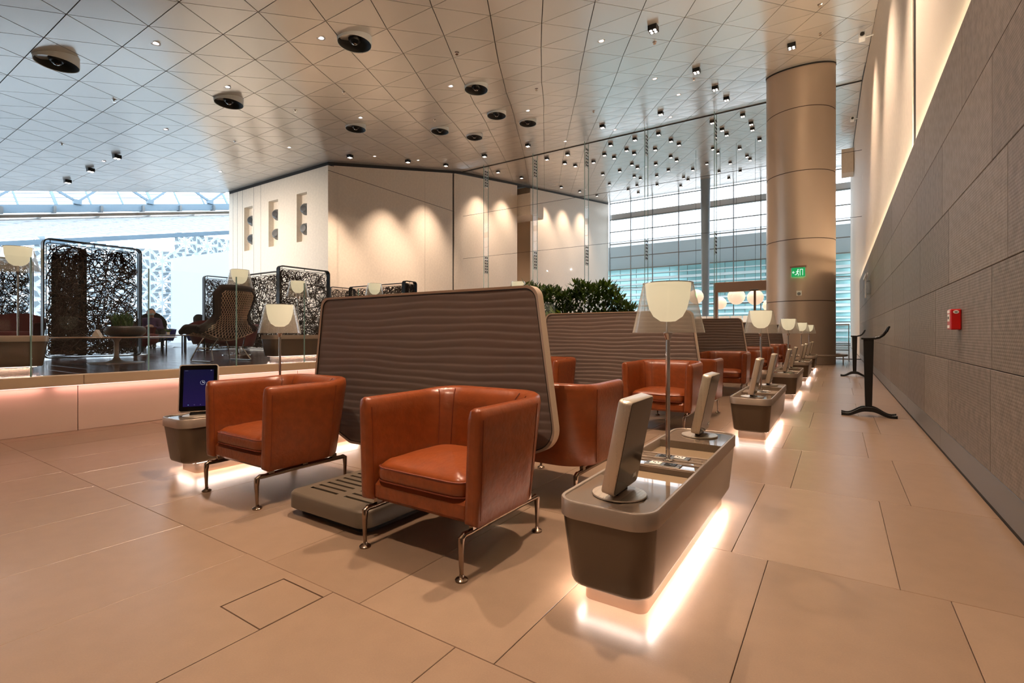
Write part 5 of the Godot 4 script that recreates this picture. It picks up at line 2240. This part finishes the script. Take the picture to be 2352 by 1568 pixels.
	# low side tables
	for q in [[-11.55, -4.95, 0.62, 0.5, "nearer low side table with four thin legs before the seated person"], [-13.0, -5.15, 0.7, 0.5, "farther low side table with four thin legs beside the seated person"]]:
		var st := thing("side_table", q[4], "table", Vector3(q[0], PLAT, q[1]), 0.35, "low side tables of the raised lounge")
		var tm := MB.new()
		tm.cbox(Vector3(0, 0.385, 0), Vector3(q[2], 0.02, q[3]), 0.004)
		obj("table_top", tm, M.rim_metal, st)
		for sx in [-1, 1]:
			for sz in [-1, 1]:
				var lg := MB.new()
				lg.cbox(Vector3(sx * (q[2] / 2 - 0.02), 0.19, sz * (q[3] / 2 - 0.02)), Vector3(0.022, 0.38, 0.022), 0.003)
				obj("leg", lg, M.dark_frame, st)
	var po := MB.new()
	po.lathe([Vector2(0.12, 0.0), Vector2(0.12, 0.012), Vector2(0.06, 0.02), Vector2(0.055, 0.62), Vector2(0.07, 0.63), Vector2(0.07, 0.66), Vector2(0.001, 0.665)], 20)
	tag(obj("bollard", po, M.steel, self, Vector3(-16.4, PLAT, -7.6)), "slim grey bollard standing beside the dark swivel chair", "bollard")
	var vs := thing("small_plant", "tiny potted plant on the farther low side table", "plant", Vector3(-12.9, PLAT + 0.395, -5.2))
	var vp := MB.new()
	vp.lathe([Vector2(0.03, 0.0), Vector2(0.038, 0.06), Vector2(0.03, 0.06)], 14)
	obj("pot", vp, M.paper, vs)
	for i in 9:
		var lf := MB.new()
		var d := Vector3(cos(i * 0.7), 1.2, sin(i * 0.7)).normalized()
		lf.tube([Vector3(0, 0.05, 0), Vector3(0, 0.05, 0) + d * 0.06, Vector3(0, 0.05, 0) + d * 0.1 + Vector3(d.x, 0, d.z) * 0.03], [0.004, 0.012, 0.002], 5)
		obj("leaf", lf, M.grass, vs)


# ---------------------------------------------------------------- corridor
func build_corridor() -> void:
	# black stands
	for q in [[0.305, -7.42, "nearer"], [0.315, -14.1, "farther"]]:
		var t := thing("tray_stand", "%s black pedestal stand with curved arm by the grey wall" % q[2], "stand", Vector3(q[0], 0, q[1]), 0, "black stands along the grey wall")
		var p := MB.new()
		p.prism(PackedVector2Array([Vector2(-0.034, 0.09), Vector2(0.034, 0.09), Vector2(0.052, 0.93), Vector2(-0.052, 0.93)]), -0.028, 0.028, Basis.IDENTITY, Vector3.ZERO, 0.004)
		obj("post", p, M.black, t)
		var c := MB.new()
		c.cbox(Vector3(0, 0.942, 0), Vector3(0.15, 0.026, 0.10), 0.005)
		obj("top_plate", c, M.black, t)
		for z in [-0.075, 0.075]:
			var f := MB.new()
			var up := PackedVector2Array()
			var poly := PackedVector2Array()
			for i in 25:
				var x := lerpf(-0.275, 0.275, i / 24.0)
				var a := absf(x) / 0.275
				poly.append(Vector2(x, 0.032 + 0.085 * (1 - smoothstep(0.12, 0.8, a)) + 0.008 * smoothstep(0.85, 1.0, a)))
			for i in 25:
				var x := lerpf(0.275, -0.275, i / 24.0)
				var a := absf(x) / 0.275
				poly.append(Vector2(x, 0.062 * (1 - smoothstep(0.1, 0.78, a))))
			f.prism(poly, z - 0.016, z + 0.016, Basis.IDENTITY, Vector3.ZERO, 0.003)
			obj("foot_bar", f, M.black, t)
		var b := MB.new()
		b.cbox(Vector3(0, 0.082, 0), Vector3(0.07, 0.03, 0.15), 0.004)
		obj("cross_block", b, M.black, t)
		var ar := MB.new()
		ar.tube([Vector3(0.06, 0.945, 0), Vector3(0.105, 0.955, 0), Vector3(0.145, 0.985, 0), Vector3(0.175, 1.03, 0), Vector3(0.195, 1.075, 0)], [0.018, 0.017, 0.016, 0.016, 0.014], 8)
		obj("curved_arm", ar, M.black, t)
		var pd := MB.new()
		pd.cbox(Vector3(0.19, 1.055, 0), Vector3(0.02, 0.07, 0.08), 0.005, Basis(Vector3.BACK, -0.35))
		obj("holder", pd, M.black, t)
	# red manual call point
	var al := thing("fire_call_point", "red fire alarm call point on the grey wall", "fire alarm", Vector3(0.716, 1.1, -4.66))
	var ab := MB.new()
	ab.cbox(Vector3(-0.03, 0, 0), Vector3(0.06, 0.145, 0.125), 0.006)
	obj("box", ab, M.red, al)
	var lo := MB.new()
	var ov := PackedVector2Array()
	for j in 24:
		ov.append(Vector2(cos(TAU * j / 24) * 0.016, sin(TAU * j / 24) * 0.012))
	lo.prism(ov, 0.0, 0.0015, Basis(Vector3.UP, 0.0), Vector3(-0.03, 0.052, 0.0625))
	obj("emblem", lo, M.paper, al)
	var le := MB.new()
	le.prism(MB.shrink(ov, 0.007), 0.0015, 0.0025, Basis.IDENTITY, Vector3(-0.03, 0.052, 0.0625))
	obj("emblem_pupil", le, M.steel, al)
	var wn := MB.new()
	wn.box(Vector3(-0.061, 0.012, 0), Vector3(0.003, 0.05, 0.07))
	obj("break_glass", wn, M.paper, al)
	var wl := MB.new()
	wl.box(Vector3(-0.0615, -0.05, 0), Vector3(0.003, 0.02, 0.07))
	wl.box(Vector3(-0.0615, 0.055, 0), Vector3(0.003, 0.018, 0.08))
	obj("print", wl, M.paper, al)
	var wb := MB.new()
	wb.box(Vector3(-0.063, 0.012, 0), Vector3(0.003, 0.018, 0.03))
	obj("arrow_mark", wb, M.black, al)
	# projecting sign: upright bar with a cross arm
	var sg := thing("wall_sign", "white T-shaped projecting sign high on the grey wall", "sign", Vector3(0.716, 2.28, -16.6))
	var s1 := MB.new()
	s1.cbox(Vector3(-0.10, 0, 0), Vector3(0.03, 0.62, 0.12), 0.004)
	obj("upright", s1, M.white_steel, sg)
	var s2 := MB.new()
	s2.cbox(Vector3(-0.10, 0.27, -0.05), Vector3(0.05, 0.07, 1.5), 0.006)
	obj("cross_arm", s2, M.white_steel, sg)
	for y in [-0.2, 0.15]:
		var s3 := MB.new()
		s3.tube([Vector3(0, y, 0), Vector3(-0.09, y, 0)], 0.012, 8)
		obj("bracket", s3, M.steel, sg)
	var s4 := MB.new()
	for i in 5:
		s4.box(Vector3(-0.083, 0.1 - 0.085 * i, 0.0), Vector3(0.004, 0.05, 0.06))
	obj("lettering", s4, M.dark_frame, sg)
	# small cameras where the cream wall meets the ceiling
	for q in [[-16.1, 8.85, "nearer"], [-27.0, 10.6, "farther"]]:
		var t := thing("wall_camera", "%s small white camera under the ceiling on the cream wall" % q[2], "camera", Vector3(0.77, q[1], q[0]), 0, "small cameras on the cream wall")
		var a := MB.new()
		a.tube([Vector3(0, 0, 0), Vector3(-0.18, 0, 0)], 0.02, 8)
		obj("arm", a, M.white_steel, t)
		var b := MB.new()
		b.cbox(Vector3(-0.25, 0, 0.04), Vector3(0.15, 0.15, 0.28), 0.015)
		obj("housing", b, M.white_steel, t)
		var c := MB.new()
		c.lathe([Vector2(0.05, 0.0), Vector2(0.05, 0.03), Vector2(0.001, 0.035)], 16, Vector3(-0.25, 0, 0.18), Basis(Vector3.RIGHT, PI / 2))
		obj("lens", c, M.black, t)


# ---------------------------------------------------------------- planting
func build_plants() -> void:
	var t := thing("hedge", "dark green hedge of long glossy leaves behind the second partition", "hedge", Vector3(-4.62, 0, -9.6), 0.05)
	var pb := MB.new()
	pb.cbox(Vector3(0, 0.5, 0), Vector3(2.3, 1.0, 0.6), 0.02)
	obj("planter", pb, M.fascia, t)
	var sb := MB.new()
	sb.box(Vector3(0, 1.002, 0), Vector3(2.2, 0.01, 0.5))
	obj("soil", sb, M.soil, t)
	# one leaf: pointed, folded along the rib and arching
	var lf := MB.new()
	var rows := []
	for i in 7:
		var q := i / 6.0
		var w := 0.034 * sin(PI * pow(q, 0.75)) + 0.0008
		var y := 0.21 * q
		var z := 0.05 * q * q
		rows.append(PackedVector3Array([Vector3(-w, y, z + w * 0.35), Vector3(0, y, z), Vector3(w, y, z + w * 0.35)]))
	lf.grid(rows, false, Vector3.BACK)
	var mesh := lf.mesh()
	var list := []
	for i in 2600:
		var p := Vector3(rng.randf_range(-1.2, 1.2), 0, rng.randf_range(-0.34, 0.34))
		var top := 1.95 + 0.08 * sin(p.x * 3.6) + 0.07 * sin(p.x * 9.3 + 1.0) - 0.30 * smoothstep(0.45, 1.2, p.x) + 0.06 * smoothstep(0.3, 1.0, -p.x)
		p.y = lerpf(1.02, top, 1.0 - pow(rng.randf(), 1.6))
		var spread := smoothstep(1.0, 1.75, p.y)
		p.x *= 0.86 + 0.14 * spread
		var b := Basis(Vector3.UP, rng.randf() * TAU) * Basis(Vector3.RIGHT, rng.randf_range(0.25, 1.5 - 0.5 * spread)) * Basis(Vector3.UP, rng.randf_range(-0.5, 0.5))
		var sc := rng.randf_range(0.5, 0.9)
		list.append([p.y * 0.5 + p.z, Transform3D(b.scaled(Vector3.ONE * sc), p)])
	list.sort_custom(func(a, b): return a[0] > b[0])
	for i in 300:
		var o := inst("leaf", mesh, M["leaf_%d" % (i % 3)], t)
		o.transform = list[i][1]
	var mm := MultiMesh.new()
	mm.transform_format = MultiMesh.TRANSFORM_3D
	mm.mesh = mesh
	mm.instance_count = list.size() - 300
	for i in range(300, list.size()):
		mm.set_instance_transform(i - 300, list[i][1])
	var mi := MultiMeshInstance3D.new()
	mi.name = "inner_leaves"
	mi.multimesh = mm
	mi.material_override = M.leaf_1
	mi.set_meta("kind", "stuff")
	t.add_child(mi)
	var st := MB.new()
	for i in 26:
		var x := -1.05 + 0.084 * i
		st.tube([Vector3(x, 1.0, 0.2 * sin(i * 2.3)), Vector3(x + 0.05 * sin(i), 1.35, 0.22 * sin(i * 2.3)), Vector3(x + 0.1 * sin(i * 1.7), 1.7, 0.26 * sin(i * 2.3))], [0.012, 0.01, 0.005], 5)
	obj("stems", st, M.branch, t).set_meta("kind", "stuff")
	# glass screen and pale fern beside the hedge
	var g := MB.new()
	g.cbox(Vector3(-4.52, 0.77, -8.05), Vector3(0.34, 1.54, 0.014), 0.002)
	tag(obj("planter_glass", g, M.glass_tint), "small glass pane standing between the two nearest partitions", "glass pane")
	var fern := thing("fern", "bright green fern showing between the two nearest partitions", "plant", Vector3(-4.66, 0, -8.5))
	var fp := MB.new()
	fp.lathe([Vector2(0.2, 0.0), Vector2(0.26, 0.6), Vector2(0.23, 0.6), Vector2(0.22, 0.55)], 20)
	obj("pot", fp, M.pot, fern)
	for i in 60:
		var o := inst("leaf", mesh, M.leaf_bright, fern)
		var a := rng.randf() * TAU
		var rr3 := rng.randf_range(0.02, 0.26)
		o.transform = Transform3D((Basis(Vector3.UP, a) * Basis(Vector3.RIGHT, rng.randf_range(0.2, 1.2))).scaled(Vector3.ONE * rng.randf_range(0.7, 1.3)), Vector3(cos(a) * rr3, rng.randf_range(0.6, 1.45), sin(a) * rr3))
	var fs := MB.new()
	for i in 9:
		var a := TAU * i / 9
		fs.tube([Vector3(cos(a) * 0.08, 0.55, sin(a) * 0.08), Vector3(cos(a) * 0.14, 1.0, sin(a) * 0.14), Vector3(cos(a) * 0.2, 1.45, sin(a) * 0.2)], [0.008, 0.006, 0.003], 5)
	obj("stems", fs, M.leaf_1, fern).set_meta("kind", "stuff")


# ---------------------------------------------------------------- beyond the glass wall
func build_beyond() -> void:
	var gb := MB.new()
	gb.lathe([Vector2(0.02, -0.42), Vector2(0.16, -0.39), Vector2(0.3, -0.29), Vector2(0.39, -0.15), Vector2(0.42, 0.0), Vector2(0.39, 0.15), Vector2(0.3, 0.29), Vector2(0.16, 0.39), Vector2(0.02, 0.42)], 32)
	var ball := gb.mesh()
	var i := 0
	for q in [[-3.8, 2.98, -30.0, 1.0], [-4.79, 3.09, -30.2, 1.1], [-6.92, 3.15, -30.0, 1.0], [-5.72, 2.76, -30.6, 0.85], [-3.3, 2.62, -32.0, 0.9]]:
		var t := thing("globe_pendant", "pale round paper globe lamp hanging beyond the glass door, %s" % ["second from the right", "largest, highest above the door", "left one beside the clear lamp", "low one left of the door", "rightmost by the column"][i], "pendant lamp", Vector3(q[0], q[1], q[2]), 0, "globe lamps beyond the glass")
		var o := inst("globe", ball, M.globe, t)
		o.scale = Vector3.ONE * q[3]
		var cb := MB.new()
		cb.tube([Vector3(0, 0.4, 0), Vector3(0, ceil_y(q[2]) - q[1], 0)], 0.008, 6)
		obj("cord", cb, M.dark_frame, t)
		omni("globe_glow", Vector3.ZERO, 0.8, Color(1.0, 0.90, 0.78), 0.3, t)
		i += 1
	# white counter with a glowing upright lantern
	var c := thing("service_counter", "long white counter beyond the glass door", "counter", Vector3(-4.6, 0, -33.0))
	var cb := MB.new()
	cb.cbox(Vector3(0, 0.62, 0), Vector3(6.4, 1.24, 0.8), 0.02)
	obj("front", cb, M.white_panel, c)
	var ct := MB.new()
	ct.cbox(Vector3(0, 1.27, 0), Vector3(6.6, 0.06, 0.95), 0.01)
	obj("worktop", ct, M.paper, c)
	for k in 9:
		var pb := MB.new()
		pb.cbox(Vector3(-2.8 + 0.7 * k, 1.7, -0.35), Vector3(0.66, 0.8, 0.04), 0.01)
		obj("screen_panel", pb, M.white_panel, c)
	var dm := thing("drum_lantern", "glowing upright drum lantern on the white counter", "lamp", Vector3(-3.86, 1.305, -32.75))
	var db := MB.new()
	db.lathe([Vector2(0.24, 0.06), Vector2(0.245, 0.3), Vector2(0.24, 1.0), Vector2(0.001, 1.0)], 28)
	obj("shade", db, M.globe, dm)
	var df := MB.new()
	df.lathe([Vector2(0.18, 0.0), Vector2(0.18, 0.02), Vector2(0.03, 0.03), Vector2(0.03, 0.07)], 20)
	obj("foot", df, M.dark_frame, dm)
	omni("lantern_glow", Vector3(0, 0.5, 0.4), 0.8, Color(1.0, 0.90, 0.78), 0.2, dm)
	# low wall and benches left of the door
	var bw := MB.new()
	bw.cbox(Vector3(-10.5, 0.5, -26.5), Vector3(10.0, 1.0, 0.3), 0.01)
	tag(obj("low_wall", bw, M.white_panel), "low white wall running beyond the glass at the left of the door", "wall")
	var rb := MB.new()
	rb.cbox(Vector3(0.45, 11.15, -35.7), Vector3(0.6, 1.4, 1.2), 0.02)
	tag(obj("wall_box", rb, M.cream), "pale box projecting from the right wall beyond the glass", "wall box")
	# glass side table in the gap beside the column
	var gt := thing("glass_table", "high glass-sided table behind the column at the end of the corridor", "table", Vector3(-0.1, 0, -21.3))
	var tt := MB.new()
	tt.cbox(Vector3(0, 1.32, 0), Vector3(0.85, 0.04, 0.6), 0.005)
	obj("top", tt, M.paper, gt)
	var ts := MB.new()
	ts.cbox(Vector3(0, 0.42, 0), Vector3(0.85, 0.03, 0.6), 0.005)
	obj("lower_shelf", ts, M.steel, gt)
	for x in [-0.41, 0.41]:
		for z in [-0.28, 0.28]:
			var lg := MB.new()
			lg.cbox(Vector3(x, 0.66, z), Vector3(0.025, 1.3, 0.025), 0.003)
			obj("leg", lg, M.steel, gt)
	var gs := MB.new()
	gs.box(Vector3(0, 0.87, 0.29), Vector3(0.8, 0.86, 0.01))
	obj("glass_side", gs, M.glass_tint, gt)


# ---------------------------------------------------------------- the seated person
func build_person() -> void:
	var t := thing("person", "seated person in purple jacket and dark trousers wearing a face mask, looking at a phone", "person", Vector3(-16.70, PLAT, -6.28), 1.12)
	var k := 0.92
	# joints: [a, b, radius a, radius b, colour]
	var jacket := Color(0.07, 0.035, 0.11)
	var trousers := Color(0.012, 0.012, 0.014)
	var skin := Color(0.55, 0.34, 0.25)
	var shoe := Color(0.02, 0.018, 0.018)
	var hip := Vector3(0, 0.50, -0.06)
	var chest := Vector3(0, 0.80, -0.14)
	var neck := Vector3(0, 0.96, -0.13)
	var B := [[hip + Vector3(-0.07, 0, 0), hip + Vector3(0.07, 0, 0), 0.14, 0.14, trousers], [Vector3(0, 0.56, -0.07), chest, 0.15, 0.165, jacket], [chest + Vector3(-0.12, 0.06, 0), chest + Vector3(0.12, 0.06, 0), 0.10, 0.10, jacket], [neck, neck + Vector3(0, 0.08, 0.02), 0.058, 0.055, skin],
		[Vector3(0, 1.10, -0.10), Vector3(0, 1.16, -0.11), 0.085, 0.10, skin], [Vector3(0, 1.055, -0.055), Vector3(0, 1.08, -0.06), 0.05, 0.065, skin], [Vector3(0, 1.10, -0.01), Vector3(0, 1.125, -0.012), 0.012, 0.010, skin], [Vector3(-0.10, 1.11, -0.10), Vector3(-0.10, 1.14, -0.10), 0.016, 0.018, skin], [Vector3(0.10, 1.11, -0.10), Vector3(0.10, 1.14, -0.10), 0.016, 0.018, skin]]
	for s in [-1.0, 1.0]:
		var knee := Vector3(0.13 * s, 0.50, 0.36)
		var ankle := Vector3(0.12 * s, 0.08, 0.36)
		var sh := Vector3(0.205 * s, 0.87, -0.13)
		var el := Vector3(0.285 * s, 0.60, -0.02)
		var wr := Vector3(0.07 * s, 0.66, 0.17)
		B.append([hip + Vector3(0.09 * s, -0.01, 0), knee, 0.105, 0.072, trousers])
		B.append([knee, ankle, 0.07, 0.046, trousers])
		B.append([ankle + Vector3(0, -0.03, -0.03), ankle + Vector3(0.02 * s, -0.045, 0.16), 0.045, 0.036, shoe])
		B.append([sh, el, 0.078, 0.062, jacket])
		B.append([el, wr, 0.062, 0.042, jacket])
		B.append([wr, wr + Vector3(-0.025 * s, 0.015, 0.05), 0.03, 0.028, skin])
		for f in 4:
			var r0 := wr + Vector3(-0.03 * s, 0.03 - 0.018 * f, 0.065)
			B.append([r0, r0 + Vector3(-0.03 * s, 0.004, 0.028 - 0.004 * f), 0.010, 0.009, skin])
		B.append([wr + Vector3(-0.015 * s, 0.03, 0.03), wr + Vector3(-0.04 * s, 0.06, 0.045), 0.011, 0.009, skin])
	var body := nets(B, 0.018, 0.02)
	body.has_col = true
	var o := obj("body", body, M.person_cloth, t)
	o.scale = Vector3.ONE * k
	var h := MB.new()
	var rows := []
	for i in 11:
		var th := lerpf(-0.25, PI / 2, i / 10.0)
		var ring := PackedVector3Array()
		for j in 28:
			var ph := TAU * j / 28
			var front := smoothstep(0.2, 0.9, sin(ph))
			var tt := lerpf(th, maxf(th, 0.62), front)
			ring.append(Vector3(cos(ph) * cos(tt) * 0.112, 1.145 + sin(tt) * 0.118, -0.118 + sin(ph) * cos(tt) * 0.118) * k)
		rows.append(ring)
	h.grid(rows, true)
	obj("hair", h, M.hair, t)
	var mk := MB.new()
	rows.clear()
	for i in 7:
		var y := lerpf(1.045, 1.115, i / 6.0)
		var ring := PackedVector3Array()
		for j in 13:
			var a := lerpf(-1.25, 1.25, j / 12.0)
			var bulge := 0.018 * cos(a) * sin(PI * (i + 0.6) / 7.5)
			ring.append(Vector3(sin(a) * 0.088, y, -0.085 + cos(a) * 0.085 + bulge) * k)
		rows.append(ring)
	mk.grid(rows, false, Vector3.BACK)
	obj("face_mask", mk, M.mask_cloth, t)
	for s in [-1.0, 1.0]:
		var e := MB.new()
		e.lathe([Vector2(0.001, -0.006), Vector2(0.010, 0.0), Vector2(0.001, 0.006)], 10, Vector3(0.034 * s, 1.14, -0.012) * k, Basis(Vector3.RIGHT, PI / 2))
		obj("eye", e, M.black, t)
	var ph := MB.new()
	ph.cbox(Vector3.ZERO, Vector3(0.07, 0.14, 0.009), 0.003)
	var po := obj("mobile_phone", ph, M.black, self, Vector3.ZERO, 1.12)
	po.position = t.transform * (Vector3(0, 0.68, 0.245) * k)
	po.rotation = Vector3(-0.5, 1.12, 0)
	tag(po, "black mobile phone held by the seated person", "phone")

func nets(B: Array, cell: float, soft: float) -> MB:
	# surface nets over tapered capsules joined by a smooth minimum
	var lo := Vector3.ONE * 1e9
	var hi := -lo
	for q in B:
		var r: float = maxf(q[2], q[3]) + 0.06
		lo = lo.min(q[0].min(q[1]) - Vector3.ONE * r)
		hi = hi.max(q[0].max(q[1]) + Vector3.ONE * r)
	var N := Vector3i(((hi - lo) / cell).ceil()) + Vector3i.ONE * 2
	var sum := PackedFloat32Array()
	sum.resize(N.x * N.y * N.z)
	var who := PackedInt32Array()
	who.resize(sum.size())
	var best := PackedFloat32Array()
	best.resize(sum.size())
	best.fill(1e9)
	for bi in B.size():
		var q: Array = B[bi]
		var a: Vector3 = q[0]
		var ab: Vector3 = q[1] - a
		var l2 := maxf(ab.length_squared(), 1e-9)
		var r: float = maxf(q[2], q[3]) + 0.05
		var i0 := Vector3i(((q[0].min(q[1]) - Vector3.ONE * r - lo) / cell).floor()).max(Vector3i.ZERO)
		var i1 := Vector3i(((q[0].max(q[1]) + Vector3.ONE * r - lo) / cell).ceil()).min(N - Vector3i.ONE)
		for z in range(i0.z, i1.z + 1):
			for y in range(i0.y, i1.y + 1):
				for x in range(i0.x, i1.x + 1):
					var p := lo + Vector3(x, y, z) * cell
					var h := clampf((p - a).dot(ab) / l2, 0, 1)
					var d := p.distance_to(a + ab * h) - lerpf(q[2], q[3], h)
					var id := x + N.x * (y + N.y * z)
					sum[id] += exp(-d / soft)
					if d < best[id]:
						best[id] = d
						who[id] = bi
	var field := func(id: int) -> float: return 1.0 if sum[id] <= 1e-6 else -soft * log(sum[id])
	var vert := {}
	var col := {}
	var sx := 1
	var sy := N.x
	var sz := N.x * N.y
	var off := [0, sx, sy, sx + sy, sz, sx + sz, sy + sz, sx + sy + sz]
	var F := PackedFloat32Array()
	F.resize(sum.size())
	for i in sum.size():
		F[i] = field.call(i)
	for z in N.z - 1:
		for y in N.y - 1:
			for x in N.x - 1:
				var id := x + sy * y + sz * z
				var neg := 0
				for k in 8:
					if F[id + off[k]] < 0:
						neg += 1
				if neg == 0 or neg == 8:
					continue
				var acc := Vector3.ZERO
				var cnt := 0
				for k in 8:
					for ax in 3:
						var k2 := k | (1 << ax)
						if k2 == k:
							continue
						var f0 := F[id + off[k]]
						var f1 := F[id + off[k2]]
						if (f0 < 0) == (f1 < 0):
							continue
						var p0 := Vector3(k & 1, (k >> 1) & 1, (k >> 2) & 1)
						var p1 := Vector3(k2 & 1, (k2 >> 1) & 1, (k2 >> 2) & 1)
						acc += p0.lerp(p1, f0 / (f0 - f1))
						cnt += 1
				vert[id] = lo + (Vector3(x, y, z) + acc / cnt) * cell
				col[id] = B[who[id]][4]
	var m := MB.new()
	var grad := func(p: Vector3) -> Vector3:
		var g := Vector3.ZERO
		for q in B:
			var ab: Vector3 = q[1] - q[0]
			var h := clampf((p - q[0]).dot(ab) / maxf(ab.length_squared(), 1e-9), 0, 1)
			var c: Vector3 = q[0] + ab * h
			var d: float = p.distance_to(c) - lerpf(q[2], q[3], h)
			if d < 0.15:
				g += (p - c).normalized() * exp(-d / soft)
		return g.normalized()
	var nor := {}
	for id in vert:
		nor[id] = grad.call(vert[id])
	for id in vert:
		for ax in 3:
			var s: int = [sx, sy, sz][ax]
			var u: int = [sy, sz, sx][ax]
			var w: int = [sz, sx, sy][ax]
			if (F[id] < 0) == (F[id + s] < 0):
				continue
			if not (vert.has(id - u) and vert.has(id - w) and vert.has(id - u - w)):
				continue
			m.tint = col[id]
			m.tri(vert[id], vert[id - u], vert[id - u - w], nor[id], nor[id - u], nor[id - u - w])
			m.tri(vert[id], vert[id - u - w], vert[id - w], nor[id], nor[id - u - w], nor[id - w])
	return m


func _ready() -> void:
	rng.seed = 7
	camera_and_light()
	materials()
	build_floor()
	build_ceiling()
	build_right_wall()
	build_back_wall()
	build_column()
	build_block()
	build_platform()
	build_glass_wall()
	build_facade()
	build_atrium()
	build_bays()
	build_ceiling_fittings()
	build_raised_lounge()
	build_corridor()
	build_plants()
	build_beyond()
	build_person()
